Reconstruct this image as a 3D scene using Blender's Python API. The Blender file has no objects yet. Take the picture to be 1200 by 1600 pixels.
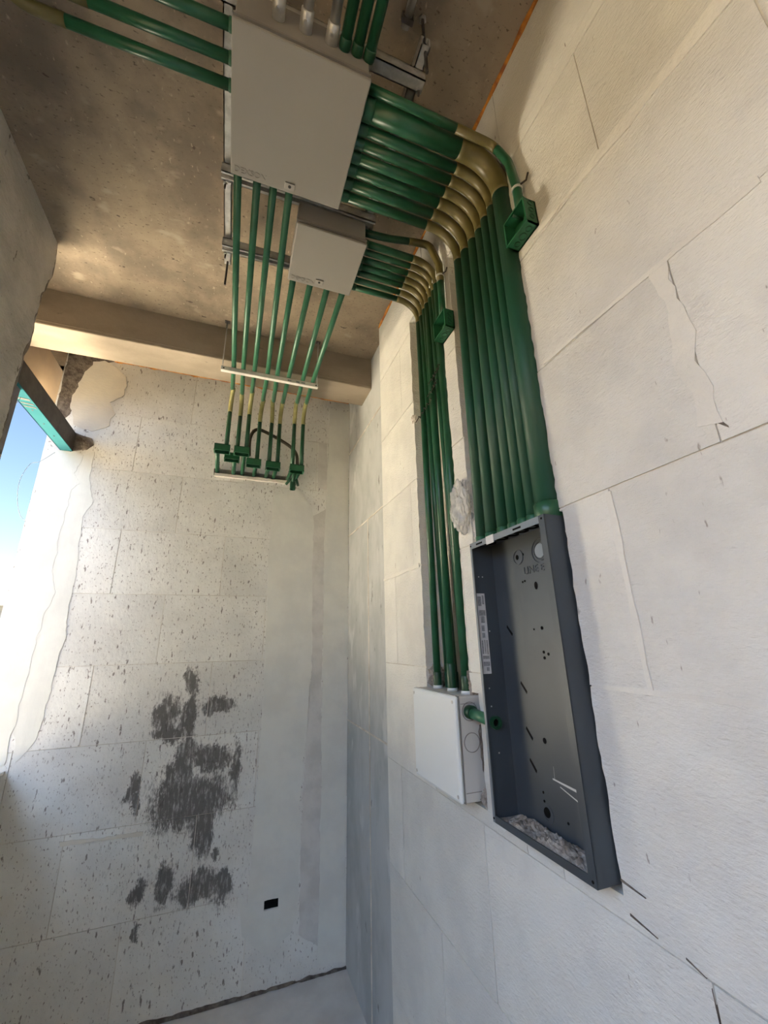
import bpy, bmesh, math, random
from mathutils import Vector, Matrix, noise

random.seed(7)
scene = bpy.context.scene
col = scene.collection
S = 0.73            # metres per layout unit (right wall face stands 1 unit from the camera axis origin)
HC = 2.378 * S      # eye height above the floor

def W(p):
    return Vector((p[0] * S, p[1] * S, p[2] * S + HC))

# ------------------------------------------------------------------ camera
cam_d = bpy.data.cameras.new('camera')
cam = bpy.data.objects.new('camera', cam_d)
col.objects.link(cam)
yaw, pit, roll = 0.35797358, 0.306674594, -0.0210193278
fwd = Vector((math.sin(yaw) * math.cos(pit), math.cos(yaw) * math.cos(pit), math.sin(pit)))
rgt = Vector((math.cos(yaw), -math.sin(yaw), 0))
upv = rgt.cross(fwd)
r2 = math.cos(roll) * rgt + math.sin(roll) * upv
u2 = -math.sin(roll) * rgt + math.cos(roll) * upv
m = Matrix((r2, u2, -fwd)).transposed().to_4x4()
m.translation = Vector((0, 0, HC))
cam.matrix_world = m
cam_d.sensor_fit = 'HORIZONTAL'
cam_d.sensor_width = 36
cam_d.lens = 36 * 637.416 / 1200
cam_d.clip_start = 0.02
cam_d.clip_end = 500
scene.camera = cam

# ------------------------------------------------------------------ world, sun, exposure
world = bpy.data.worlds.new('world')
scene.world = world
world.use_nodes = True
wn = world.node_tree
wn.nodes.clear()
wo = wn.nodes.new('ShaderNodeOutputWorld')
wb = wn.nodes.new('ShaderNodeBackground')
sky = wn.nodes.new('ShaderNodeTexSky')
sky.sky_type = 'NISHITA'
sky.sun_disc = False
sky.sun_elevation = math.radians(52)
sky.sun_rotation = math.radians(160)
sky.altitude = 800
sky.air_density = 1.6
sky.dust_density = 0.3
sky.ozone_density = 2.0
wb.inputs['Strength'].default_value = 0.052
wn.links.new(sky.outputs[0], wb.inputs['Color'])
wn.links.new(wb.outputs[0], wo.inputs['Surface'])

sun_d = bpy.data.lights.new('sun', 'SUN')
sun_d.energy = 43.0
sun_d.angle = math.radians(0.6)
sun_d.color = (1.0, 0.95, 0.87)
sun = bpy.data.objects.new('sun', sun_d)
col.objects.link(sun)
# light travels towards +Y and down, along the outside of the window wall
d = Vector((-0.27, 0.70, -1.0)).normalized()
sun.rotation_euler = d.to_track_quat('-Z', 'Y').to_euler()
sun.location = (-6, -10, 12)

scene.view_settings.view_transform = 'Standard'
scene.view_settings.look = 'None'
scene.view_settings.gamma = 1.0
scene.view_settings.use_curve_mapping = False
scene.view_settings.exposure = 2.08
cy = scene.cycles
cy.max_bounces = 12
cy.diffuse_bounces = 6
cy.glossy_bounces = 4
cy.use_denoising = True
cy.sample_clamp_indirect = 8

# ------------------------------------------------------------------ materials
MATS = {}

def mat(name, c1, c2=None, scale=6.0, rough=0.8, metal=0.0, bump=0.0, bscale=90.0, stretch=(1, 1, 1),
        bstretch=(1, 1, 1), fleck=None, rnd=0.0, spec=0.5, lo=0.35, hi=0.65, stains=None, alpha=1.0, trans=0.0, bdist=0.004):
    m = bpy.data.materials.new(name)
    m.use_nodes = True
    nt = m.node_tree
    N, L = nt.nodes, nt.links
    b = N['Principled BSDF']
    b.inputs['Roughness'].default_value = rough
    b.inputs['Metallic'].default_value = metal
    b.inputs['Specular IOR Level'].default_value = spec
    b.inputs['Alpha'].default_value = alpha
    b.inputs['Transmission Weight'].default_value = trans
    geo = N.new('ShaderNodeNewGeometry')

    def mapped(st):
        mp = N.new('ShaderNodeMapping')
        mp.inputs['Scale'].default_value = st
        L.new(geo.outputs['Position'], mp.inputs['Vector'])
        return mp.outputs[0]

    def noi(vec, sc, det=6, ro=0.6):
        n = N.new('ShaderNodeTexNoise')
        n.inputs['Scale'].default_value = sc
        n.inputs['Detail'].default_value = det
        n.inputs['Roughness'].default_value = ro
        L.new(vec, n.inputs['Vector'])
        return n.outputs['Fac']

    def rng(val, a, z):
        r = N.new('ShaderNodeMapRange')
        r.inputs[1].default_value = a
        r.inputs[2].default_value = z
        r.interpolation_type = 'SMOOTHSTEP'
        L.new(val, r.inputs[0])
        return r.outputs[0]

    def mixc(fac, a, z):
        mx = N.new('ShaderNodeMix')
        mx.data_type = 'RGBA'
        if isinstance(fac, (int, float)):
            mx.inputs[0].default_value = fac
        else:
            L.new(fac, mx.inputs[0])
        for i, v in ((6, a), (7, z)):
            if isinstance(v, tuple):
                mx.inputs[i].default_value = (*v, 1)
            else:
                L.new(v, mx.inputs[i])
        return mx.outputs[2]

    def math2(op, a, z):
        mm = N.new('ShaderNodeMath')
        mm.operation = op
        for i, v in ((0, a), (1, z)):
            if isinstance(v, (int, float)):
                mm.inputs[i].default_value = v
            else:
                L.new(v, mm.inputs[i])
        return mm.outputs[0]

    c = c1
    if c2 is not None:
        c = mixc(rng(noi(mapped(stretch), scale), lo, hi), c1, c2)
    if rnd > 0:
        oi = N.new('ShaderNodeObjectInfo')
        hs = N.new('ShaderNodeHueSaturation')
        v = math2('ADD', math2('MULTIPLY', oi.outputs['Random'], 2 * rnd), 1 - rnd)
        L.new(v, hs.inputs['Value'])
        if isinstance(c, tuple):
            hs.inputs['Color'].default_value = (*c, 1)
        else:
            L.new(c, hs.inputs['Color'])
        c = hs.outputs[0]
    if fleck:
        for fc, fs, t0, t1, st in fleck:
            c = mixc(rng(noi(mapped(st), fs, 3, 0.55), t0, t1), c, fc)
    if stains:
        fc, ells, amt = stains
        acc = None
        wn_ = N.new('ShaderNodeTexNoise')
        wn_.inputs['Scale'].default_value = 9.0
        wn_.inputs['Detail'].default_value = 5
        wn_.inputs['Roughness'].default_value = 0.65
        L.new(geo.outputs['Position'], wn_.inputs['Vector'])
        w1 = N.new('ShaderNodeVectorMath'); w1.operation = 'SUBTRACT'; w1.inputs[1].default_value = (0.5, 0.5, 0.5)
        L.new(wn_.outputs['Color'], w1.inputs[0])
        w2 = N.new('ShaderNodeVectorMath'); w2.operation = 'MULTIPLY'; w2.inputs[1].default_value = (0.13, 0, 0.20)
        L.new(w1.outputs[0], w2.inputs[0])
        w3 = N.new('ShaderNodeVectorMath'); w3.operation = 'ADD'
        L.new(geo.outputs['Position'], w3.inputs[0]); L.new(w2.outputs[0], w3.inputs[1])
        for (ex, ez, ea, eb) in ells:
            w = W((ex, 0, ez))
            mp = N.new('ShaderNodeMapping')
            mp.inputs['Location'].default_value = (-w.x / (ea * S), 0, -w.z / (eb * S))
            mp.inputs['Scale'].default_value = (1 / (ea * S), 0, 1 / (eb * S))
            L.new(w3.outputs[0], mp.inputs['Vector'])
            ln = N.new('ShaderNodeVectorMath')
            ln.operation = 'LENGTH'
            L.new(mp.outputs[0], ln.inputs[0])
            acc = ln.outputs['Value'] if acc is None else math2('SMOOTH_MIN', acc, ln.outputs['Value'])
            if acc.node.type == 'MATH':
                acc.node.inputs[2].default_value = 0.45
        n1 = noi(mapped((22, 1, 6)), 1.5, 6, 0.72)
        n2 = noi(mapped((150, 1, 45)), 1.0, 3, 0.65)
        n3 = noi(mapped((60, 1, 14)), 1.0, 5, 0.7)
        e = math2('ADD', acc, math2('MULTIPLY', math2('SUBTRACT', n1, 0.5), 1.5))
        e = math2('ADD', e, math2('MULTIPLY', math2('SUBTRACT', n2, 0.5), 1.3))
        c = mixc(math2('MULTIPLY', math2('MULTIPLY', rng(e, 1.40, 0.85), rng(n3, 0.18, 0.52)), amt), c, fc)
        # faint splashes and drips around the big stain
        far = N.new('ShaderNodeMapping')
        cw = W((-0.15, 0, -1.05))
        far.inputs['Location'].default_value = (-cw.x / 0.50, 0, -cw.z / 0.80)
        far.inputs['Scale'].default_value = (1 / 0.50, 0, 1 / 0.80)
        L.new(w3.outputs[0], far.inputs['Vector'])
        fl_ = N.new('ShaderNodeVectorMath'); fl_.operation = 'LENGTH'
        L.new(far.outputs[0], fl_.inputs[0])
        dr_ = rng(noi(mapped((70, 1, 18)), 1.0, 4, 0.7), 0.56, 0.68)
        c = mixc(math2('MULTIPLY', math2('MULTIPLY', rng(fl_.outputs['Value'], 1.2, 0.3), dr_), 0.55), c, fc)
    if isinstance(c, tuple):
        b.inputs['Base Color'].default_value = (*c, 1)
    else:
        L.new(c, b.inputs['Base Color'])
    if bump > 0:
        bp = N.new('ShaderNodeBump')
        bp.inputs['Strength'].default_value = bump
        bp.inputs['Distance'].default_value = bdist
        L.new(noi(mapped(bstretch), bscale, 4, 0.6), bp.inputs['Height'])
        L.new(bp.outputs[0], b.inputs['Normal'])
    MATS[name] = m
    return m

STAINS = [(-0.242, -0.271, 0.045, 0.087), (-0.391, -0.516, 0.075, 0.141), (-0.234, -0.551, 0.053, 0.165), (-0.022, -0.469, 0.115, 0.049), (-0.385, -0.656, 0.105, 0.046), (-0.228, -0.852, 0.059, 0.157), (-0.037, -0.826, 0.124, 0.081), (0.146, -0.891, 0.038, 0.162), (-0.146, -1.125, 0.262, 0.161), (-0.325, -0.952, 0.041, 0.088), (-0.56, -0.988, 0.03, 0.074), (-0.532, -1.096, 0.017, 0.073), (-0.285, -1.611, 0.052, 0.107), (-0.428, -1.623, 0.038, 0.086), (-0.041, -1.674, 0.136, 0.099), (0.14, -1.686, 0.047, 0.09), (-0.406, -1.847, 0.02, 0.055), (-0.053, -1.349, 0.07, 0.125), (0.052, -1.489, 0.028, 0.041)]

mat('block', (0.735, 0.73, 0.685), (0.655, 0.65, 0.615), 5, 0.92, bump=0.75, bscale=95, bstretch=(1, 0.8, 1.9), rnd=0.05, spec=0.2,
    fleck=[((0.38, 0.35, 0.32), 60, 0.70, 0.76, (1, 1, 0.3))], bdist=0.006)
mat('block_dirty', (0.79, 0.785, 0.745), (0.70, 0.695, 0.66), 4, 0.93, bump=0.5, bscale=55, bstretch=(1, 1, 0.6), rnd=0.05, spec=0.2,
    fleck=[((0.27, 0.25, 0.23), 52, 0.63, 0.70, (1, 1, 0.33)), ((0.36, 0.33, 0.30), 120, 0.61, 0.70, (1, 1, 0.5))],
    stains=((0.125, 0.118, 0.112), STAINS, 0.92))
mat('mortar', (0.72, 0.69, 0.62), (0.50, 0.46, 0.40), 9, 0.95, bump=0.4, bscale=120, spec=0.2)
mat('plaster', (0.765, 0.765, 0.715), (0.695, 0.695, 0.655), 5, 0.9, bump=0.25, bscale=30, bstretch=(1, 1, 0.3), spec=0.2)
mat('plaster_rough', (0.70, 0.68, 0.645), (0.59, 0.575, 0.545), 7, 0.95, bump=0.5, bscale=70, spec=0.2)
mat('plaster_white', (0.745, 0.735, 0.68), (0.69, 0.68, 0.635), 6, 0.9, bump=0.75, bscale=80, spec=0.2)
mat('plaster_cream', (0.74, 0.70, 0.61), (0.68, 0.65, 0.58), 6, 0.9, bump=0.4, bscale=35, bstretch=(1, 1, 2.5), spec=0.2)
mat('concrete_ceiling', (0.335, 0.27, 0.195), (0.19, 0.155, 0.118), 3.2, 0.85, bump=0.35, bscale=24, bstretch=(1, 2.2, 1),
    fleck=[((0.15, 0.115, 0.085), 55, 0.60, 0.72, (1, 1.9, 1)), ((0.40, 0.33, 0.245), 34, 0.63, 0.75, (1.8, 1, 1)), ((0.10, 0.078, 0.06), 22, 0.69, 0.74, (1, 1.7, 1)), ((0.38, 0.32, 0.24), 7, 0.60, 0.75, (1, 1.6, 1))], spec=0.25)
mat('concrete_beam', (0.36, 0.30, 0.23), (0.28, 0.235, 0.18), 5, 0.85, bump=0.3, bscale=45, stretch=(0.5, 1, 1), fleck=[((0.18, 0.15, 0.12), 22, 0.70, 0.78, (0.5, 1, 1))], spec=0.25)
mat('concrete_column', (0.49, 0.505, 0.50), (0.40, 0.415, 0.41), 4.5, 0.85, bump=0.2, bscale=40, stretch=(1, 1.2, 0.7),
    fleck=[((0.57, 0.58, 0.57), 6, 0.58, 0.72, (1, 1.3, 0.6)), ((0.25, 0.25, 0.24), 20, 0.68, 0.76, (1, 1, 0.5))], spec=0.25)
mat('floor', (0.62, 0.61, 0.59), (0.52, 0.51, 0.50), 4, 0.9, bump=0.3, bscale=40, spec=0.2)
mat('wall_render', (0.52, 0.49, 0.445), (0.41, 0.385, 0.345), 5, 0.92, bump=0.8, bscale=24, bstretch=(1, 1, 1.4), fleck=[((0.17, 0.15, 0.13), 22, 0.66, 0.72, (1, 1, 0.5)), ((0.24, 0.21, 0.18), 70, 0.66, 0.74, (1, 1, 0.5))], spec=0.2, bdist=0.012)
mat('rough_edge', (0.24, 0.21, 0.18), (0.12, 0.10, 0.085), 30, 0.95, bump=0.9, bscale=60, spec=0.1, bdist=0.01)
mat('green', (0.013, 0.082, 0.038), (0.018, 0.100, 0.048), 14, 0.33, spec=0.5)
mat('green_light', (0.032, 0.150, 0.080), (0.026, 0.122, 0.064), 12, 0.36, spec=0.5)
mat('green_box', (0.022, 0.135, 0.062), (0.018, 0.112, 0.052), 20, 0.4, spec=0.45)
mat('green_dusty', (0.014, 0.078, 0.044), (0.050, 0.100, 0.074), 9, 0.48, stretch=(1, 1, 0.35), lo=0.42, hi=0.8, spec=0.4)
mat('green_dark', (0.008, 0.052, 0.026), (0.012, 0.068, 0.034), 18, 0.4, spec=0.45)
mat('olive', (0.135, 0.112, 0.036), (0.100, 0.084, 0.028), 10, 0.38, spec=0.45)
mat('olive_pale', (0.36, 0.33, 0.13), (0.22, 0.21, 0.075), 9, 0.4, spec=0.45)
mat('brown_hose', (0.060, 0.048, 0.028), (0.040, 0.034, 0.020), 10, 0.45)
mat('enamel', (0.285, 0.27, 0.245), (0.275, 0.26, 0.235), 3, 0.42, spec=0.4)
mat('enamel_rim', (0.24, 0.225, 0.205), None, rough=0.5, spec=0.4)
mat('gasket', (0.03, 0.028, 0.026), None, rough=0.8)
mat('lock_grey', (0.33, 0.31, 0.28), None, rough=0.4)
mat('galvanised', (0.66, 0.655, 0.63), (0.50, 0.50, 0.48), 30, 0.42, metal=0.55, bump=0.1, bscale=60)
mat('steel_pipe', (0.60, 0.60, 0.59), (0.50, 0.50, 0.49), 20, 0.35, metal=0.8)
mat('dark_steel', (0.10, 0.09, 0.085), (0.06, 0.055, 0.05), 20, 0.5, metal=0.6)
mat('bolt', (0.55, 0.54, 0.52), None, rough=0.35, metal=0.8)
mat('bar_white', (0.74, 0.71, 0.65), (0.62, 0.59, 0.54), 20, 0.6)
mat('panel_paint', (0.066, 0.082, 0.098), (0.056, 0.068, 0.082), 3, 0.42, metal=0.25, spec=0.5, fleck=[((0.085, 0.098, 0.108), 9, 0.60, 0.72, (1, 1, 0.25))])
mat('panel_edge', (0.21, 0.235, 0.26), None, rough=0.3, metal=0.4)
mat('hole', (0.006, 0.006, 0.006), None, rough=0.9, spec=0.1)
mat('label_white', (0.62, 0.63, 0.64), (0.55, 0.56, 0.57), 40, 0.5)
mat('print_grey', (0.20, 0.21, 0.22), (0.32, 0.33, 0.34), 160, 0.6)
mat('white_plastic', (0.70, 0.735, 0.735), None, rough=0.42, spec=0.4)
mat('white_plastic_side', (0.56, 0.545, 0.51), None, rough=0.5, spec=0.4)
mat('rubble', (0.42, 0.375, 0.33), (0.22, 0.19, 0.165), 45, 0.95, bump=0.8, bscale=90, spec=0.1)
mat('dust_scratch', (0.55, 0.56, 0.56), None, rough=0.9)
mat('foam', (0.62, 0.25, 0.03), (0.30, 0.10, 0.03), 22, 0.85, bump=0.5, bscale=80)
mat('off_white', (0.85, 0.80, 0.74), (0.75, 0.70, 0.64), 30, 0.9)
mat('teal', (0.042, 0.165, 0.195), (0.047, 0.175, 0.205), 8, 1.0, spec=0.0)
mat('teal_print', (0.004, 0.012, 0.011), None, rough=0.6)
mat('channel_dark', (0.075, 0.066, 0.058), (0.045, 0.038, 0.034), 16, 0.6, fleck=[((0.20, 0.17, 0.14), 40, 0.70, 0.76, (1, 1, 1))])
mat('post_steel', (0.17, 0.155, 0.175), (0.12, 0.11, 0.12), 12, 0.55)
mat('soffit', (0.52, 0.45, 0.36), (0.46, 0.40, 0.33), 5, 0.9)
mat('tan_render', (0.50, 0.385, 0.27), (0.44, 0.34, 0.25), 5, 0.9)
mat('wire_dark', (0.035, 0.03, 0.028), None, rough=0.6)
mat('wire_grey', (0.30, 0.34, 0.36), None, rough=0.6)
mat('ground', (0.045, 0.04, 0.03), (0.035, 0.032, 0.025), 0.4, 0.95, spec=0.1)
mat('reflector_blue', (0.235, 0.375, 0.66), (0.225, 0.36, 0.635), 0.6, 0.9, spec=0.2)
mat('reflector_brown', (0.15, 0.105, 0.05), (0.12, 0.085, 0.045), 0.6, 0.9, spec=0.2)
mat('reflector', (0.75, 0.66, 0.51), (0.70, 0.615, 0.475), 0.8, 0.95, spec=0.1)
mat('far_wall', (0.45, 0.44, 0.42), (0.38, 0.37, 0.36), 0.5, 0.9)
mat('far_glass', (0.05, 0.16, 0.17), None, rough=0.15)
mat('bag', (0.80, 0.80, 0.77), (0.7, 0.7, 0.67), 30, 0.2, alpha=0.5, bump=0.55, bscale=22, spec=0.8, bdist=0.012)
mat('tie_clear', (0.55, 0.55, 0.50), None, rough=0.4)

# ------------------------------------------------------------------ mesh builder (layout units in, metres out)
class MB:
    def __init__(self):
        self.v, self.f, self.s = [], [], []

    def add(self, vs, fs, smooth=False):
        o = len(self.v)
        self.v += [tuple(p) for p in vs]
        self.f += [tuple(i + o for i in f) for f in fs]
        self.s += [smooth] * len(fs)
        return self

    def box(self, a, b):
        x0, y0, z0 = (min(a[i], b[i]) for i in range(3))
        x1, y1, z1 = (max(a[i], b[i]) for i in range(3))
        return self.add([(x0, y0, z0), (x1, y0, z0), (x1, y1, z0), (x0, y1, z0), (x0, y0, z1), (x1, y0, z1), (x1, y1, z1), (x0, y1, z1)],
                        [(0, 3, 2, 1), (4, 5, 6, 7), (0, 1, 5, 4), (1, 2, 6, 5), (2, 3, 7, 6), (3, 0, 4, 7)])

    def bbox(self, a, b, r):
        """box with chamfered edges"""
        bm = bmesh.new()
        bmesh.ops.create_cube(bm, size=1)
        c = [(a[i] + b[i]) / 2 for i in range(3)]
        h = [abs(b[i] - a[i]) for i in range(3)]
        for v in bm.verts:
            v.co = Vector([c[i] + v.co[i] * h[i] for i in range(3)])
        bmesh.ops.bevel(bm, geom=bm.edges[:], offset=r, segments=2, profile=0.5, affect='EDGES')
        bm.verts.index_update()
        self.add([v.co[:] for v in bm.verts], [[v.index for v in f.verts] for f in bm.faces])
        bm.free()
        return self

    def prism(self, poly, axis, lo, hi):
        """polygon in the two other axes, extruded along axis"""
        def P(u, w, t):
            q = [u, w]
            q.insert(axis, t)
            return tuple(q)
        n = len(poly)
        vs = [P(u, w, lo) for u, w in poly] + [P(u, w, hi) for u, w in poly]
        fs = [tuple(range(n - 1, -1, -1)), tuple(range(n, 2 * n))] + [(i, (i + 1) % n, n + (i + 1) % n, n + i) for i in range(n)]
        return self.add(vs, fs)

    def tube(self, pts, r, seg=14, caps=True, r_end=None):
        pts = [Vector(p) for p in pts]
        n = len(pts)
        T = []
        for i in range(n):
            t = pts[min(i + 1, n - 1)] - pts[max(i - 1, 0)]
            T.append(t.normalized())
        ref = Vector((0, 0, 1)) if abs(T[0].z) < 0.9 else Vector((0, 1, 0))
        N = (ref - T[0] * ref.dot(T[0])).normalized()
        vs, fs = [], []
        for i in range(n):
            N = (N - T[i] * N.dot(T[i])).normalized()
            B = T[i].cross(N)
            rr = r if not isinstance(r, (list, tuple)) else r[i]
            for k in range(seg):
                a = 2 * math.pi * k / seg
                vs.append(pts[i] + (N * math.cos(a) + B * math.sin(a)) * rr)
        for i in range(n - 1):
            for k in range(seg):
                k2 = (k + 1) % seg
                fs.append((i * seg + k, i * seg + k2, (i + 1) * seg + k2, (i + 1) * seg + k))
        self.add(vs, fs, True)
        if caps:
            o = len(self.v) - len(vs)
            self.f += [tuple(o + k for k in range(seg - 1, -1, -1)), tuple(o + (n - 1) * seg + k for k in range(seg))]
            self.s += [False, False]
        return self

    def ring(self, c, axis, r_out, r_in, h, seg=20):
        """flat washer / short pipe whose axis is 0,1,2; extends from c along +h"""
        vs, fs = [], []
        for t in (0, h):
            for rr in (r_out, r_in):
                for k in range(seg):
                    a = 2 * math.pi * k / seg
                    q = [math.cos(a) * rr, math.sin(a) * rr]
                    q.insert(axis, t)
                    vs.append(tuple(c[i] + q[i] for i in range(3)))
        def I(t, j, k): return (t * 2 + j) * seg + k % seg
        for k in range(seg):
            fs.append((I(0, 0, k), I(0, 0, k + 1), I(1, 0, k + 1), I(1, 0, k)))
            fs.append((I(0, 1, k), I(1, 1, k), I(1, 1, k + 1), I(0, 1, k + 1)))
            for t in (0, 1):
                fs.append((I(t, 0, k), I(t, 1, k), I(t, 1, k + 1), I(t, 0, k + 1)))
        return self.add(vs, fs)

    def disc(self, c, axis, r, h, seg=18):
        poly = [(c[[i for i in range(3) if i != axis][0]] + r * math.cos(2 * math.pi * k / seg),
                 c[[i for i in range(3) if i != axis][1]] + r * math.sin(2 * math.pi * k / seg)) for k in range(seg)]
        return self.prism(poly, axis, c[axis], c[axis] + h)

    def build(self, name, material, parent=None, origin=None, fix=True):
        me = bpy.data.meshes.new(name)
        if parent is not None:
            org = parent.get('_o')
            org = Vector(org) if org is not None else Vector((0, 0, 0))
        elif origin is not None:
            org = W(origin)
        else:
            org = Vector((0, 0, 0))
        me.from_pydata([W(p) - org for p in self.v], [], self.f)
        if fix:
            bm = bmesh.new()
            bm.from_mesh(me)
            bmesh.ops.recalc_face_normals(bm, faces=bm.faces[:])
            bm.to_mesh(me)
            bm.free()
        for p, s in zip(me.polygons, self.s):
            p.use_smooth = s
        me.materials.append(MATS[material])
        o = bpy.data.objects.new(name, me)
        col.objects.link(o)
        if parent is not None:
            o.parent = parent
            o['_o'] = list(org)
        else:
            o.location = org
            o['_o'] = list(org)
        return o

def thing(name, label, cat, origin, group=None):
    o = bpy.data.objects.new(name, None)
    o.empty_display_size = 0.05
    col.objects.link(o)
    w = W(origin)
    o.location = w
    o['_o'] = list(w)
    return tag(o, label, cat, group)

def tag(o, label, cat=None, group=None, kind=None):
    o['label'] = label
    if cat: o['category'] = cat
    if group: o['group'] = group
    if kind: o['kind'] = kind
    return o

def struct(o, label, cat=None):
    o['kind'] = 'structure'
    o['label'] = label
    if cat: o['category'] = cat
    return o

def subtract(rects, cut):
    a0, a1, b0, b1 = cut
    out = []
    for (u0, u1, w0, w1) in rects:
        if a0 >= u1 or a1 <= u0 or b0 >= w1 or b1 <= w0:
            out.append((u0, u1, w0, w1)); continue
        if w0 < b0: out.append((u0, u1, w0, b0))
        if w1 > b1: out.append((u0, u1, b1, w1))
        m0, m1 = max(w0, b0), min(w1, b1)
        if u0 < a0: out.append((u0, a0, m0, m1))
        if u1 > a1: out.append((a1, u1, m0, m1))
    return out

def jitter_rect(r, edges, amp, seed, step=0.025):
    """polygon of a rectangle; edges in 'LR' (u sides) get a broken outline"""
    u0, u1, w0, w1 = r
    poly = [(u0, w0), (u1, w0)]
    def run(u, wa, wb_, sgn, on):
        pts = []
        if on:
            n = max(2, int(abs(wb_ - wa) / step))
            for i in range(1, n):
                t = wa + (wb_ - wa) * i / n
                k = noise.noise(Vector((u * 7 + seed, t * 14, seed))) * 0.6 + noise.noise(Vector((u * 7, t * 50, seed + 3))) * 0.6
                pts.append((u + sgn * amp * k, t))
        return pts
    poly += run(u1, w0, w1, 1, 'R' in edges)
    poly += [(u1, w1), (u0, w1)]
    poly += run(u0, w1, w0, 1, 'L' in edges)
    return poly

# ------------------------------------------------------------------ the setting
ZC = 2.58      # ceiling
ZF = -2.378    # floor
XW = 1.0       # right wall face
XCOL = 1.07    # concrete column face
YB = 3.90      # back wall face
XL = -1.305    # left wall face
XOUT = -1.59   # outer face of the building

struct(MB().box((-1.74, 1.2, ZC), (1.6, 4.6, ZC + 0.25)).box((XOUT, -2.8, ZC), (1.6, 1.2, ZC + 0.25)).build('ceiling', 'concrete_ceiling'), 'raw brown concrete ceiling slab with formwork marks')
struct(MB().box((XOUT, -2.6, ZF - 0.2), (1.6, 4.2, ZF)).build('floor', 'floor'), 'dusty grey concrete floor below the stained wall')

COURSES = [2.58, 2.03, 1.482, 0.945, 0.41, -0.135, -0.685, -1.225, -1.79, -2.378]
G = 0.0045

# --- right wall, every block its own part, cut by two conduit chases and the two box recesses
CUTS = [(1.012, 1.545, 0.33, 2.10), (0.998, 1.475, -0.628, 0.40), (1.660, 2.092, -0.25, 2.11), (1.602, 2.072, -0.632, -0.215)]
RJ = {0: [-1.05, -0.22, 0.20, 1.02, 1.86], 1: [-1.05, -0.22, 0.605, 1.44, 2.28], 2: [-1.45, -0.62, 0.20, 1.03, 1.87],
      3: [-1.15, -0.32, 0.51, 1.35, 2.19], 4: [-0.85, -0.02, 0.812, 1.65, 2.49], 5: [-1.28, -0.45, 0.38, 1.21, 2.04],
      6: [-0.87, -0.04, 0.80, 1.64, 2.48], 7: [-1.25, -0.42, 0.40, 1.23, 2.06], 8: [-0.87, -0.04, 0.80, 1.64, 2.48]}
YEND = 2.702
wall_r = MB().box((1.10, -2.6, ZF), (1.35, 2.68, ZC)).build('wall_right', 'mortar')
struct(wall_r, 'white aerated block wall on the right with two conduit chases')
mort = MB()
mz = 0
for ri in range(9):
    z1, z0 = COURSES[ri], COURSES[ri + 1]
    js = [-2.6] + RJ[ri] + [YEND]
    for k in range(len(js) - 1):
        full = (js[k] + (G / 2 if k else 0), js[k + 1] - (G / 2 if k + 2 < len(js) else 0), z0 + G / 2, z1 - G / 2)
        rects = [full]
        for c in CUTS:
            rects = subtract(rects, c)
        mb = MB()
        for r in rects:
            e = ''
            for c in CUTS:
                if abs(r[1] - c[0]) < 1e-6: e += 'R'
                if abs(r[0] - c[1]) < 1e-6: e += 'L'
            amp = 0.011
            mb.prism(jitter_rect(r, e, amp, ri * 1.7), 0, XW + random.uniform(0, 0.0025), 1.105)
        if mb.v:
            mb.build('block', 'block', wall_r)
        if k:
            mz += 1
            for r in [(js[k] - G / 2, js[k] + G / 2, z0, z1)]:
                rr = [r]
                for c in CUTS: rr = subtract(rr, c)
                for q in rr: mort.prism([(q[0], q[2]), (q[1], q[2]), (q[1], q[3]), (q[0], q[3])], 0, XW + 0.006, 1.1)
    rr = [(-2.6, YEND, z0 - G / 2, z0 + G / 2)]
    for c in CUTS: rr = subtract(rr, c)
    for q in rr: mort.prism([(q[0], q[2]), (q[1], q[2]), (q[1], q[3]), (q[0], q[3])], 0, XW + 0.006, 1.1)
mort.build('mortar_joint', 'mortar', wall_r)['kind'] = 'stuff'

def blob_poly(pts, amp=0.012, seed=0.0, step=0.03):
    out = []
    n = len(pts)
    for i in range(n):
        a, b = Vector(pts[i]), Vector(pts[(i + 1) % n])
        k = max(1, int((b - a).length / step))
        for j in range(k):
            p = a.lerp(b, j / k)
            nn = Vector((-(b - a).y, (b - a).x)).normalized()
            p = p + nn * amp * (noise.noise(Vector((p.x * 9 + seed, p.y * 9, seed))) + 0.7 * noise.noise(Vector((p.x * 40 + seed, p.y * 40, seed))))
            out.append((p.x, p.y))
    return out

def patch(parent, plane, pts, proud, material, name='plaster_patch', amp=0.012, seed=0.0, step=0.03):
    poly = blob_poly(pts, amp, seed, step)
    mb = MB()
    if plane == 'R':
        mb.prism(poly, 0, XW - proud, XW + 0.012)
    else:
        mb.prism(poly, 1, YB - proud, YB + 0.012)
    return mb.build(name, material, parent)

# plaster smears on the right wall joints
patch(wall_r, 'R', [(0.562, 0.951), (0.541, 0.832), (0.55, 0.701), (0.565, 0.626), (0.541, 0.555), (0.546, 0.467), (0.497, 0.452), (0.487, 0.546), (0.507, 0.627), (0.495, 0.701), (0.509, 0.785), (0.508, 0.95)], 0.0016, 'plaster_white', amp=0.014, seed=2.2)
patch(wall_r, 'R', [(0.97, 0.952), (0.97, 0.962), (0.30, 0.952), (0.30, 0.930)], 0.0022, 'plaster_white', amp=0.004, seed=5)
patch(wall_r, 'R', [(0.825, 0.40), (0.805, 0.40), (0.798, -0.13), (0.815, -0.13)], 0.0025, 'plaster_white', amp=0.005, seed=8)
patch(wall_r, 'R', [(2.70, 0.416), (2.70, 0.400), (2.11, 0.400), (2.11, 0.425)], 0.004, 'plaster_white', amp=0.006, seed=9)
patch(wall_r, 'R', [(0.98, -0.130), (0.98, -0.140), (0.30, -0.142), (0.30, -0.126)], 0.0015, 'plaster_white', amp=0.003, seed=12)
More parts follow.
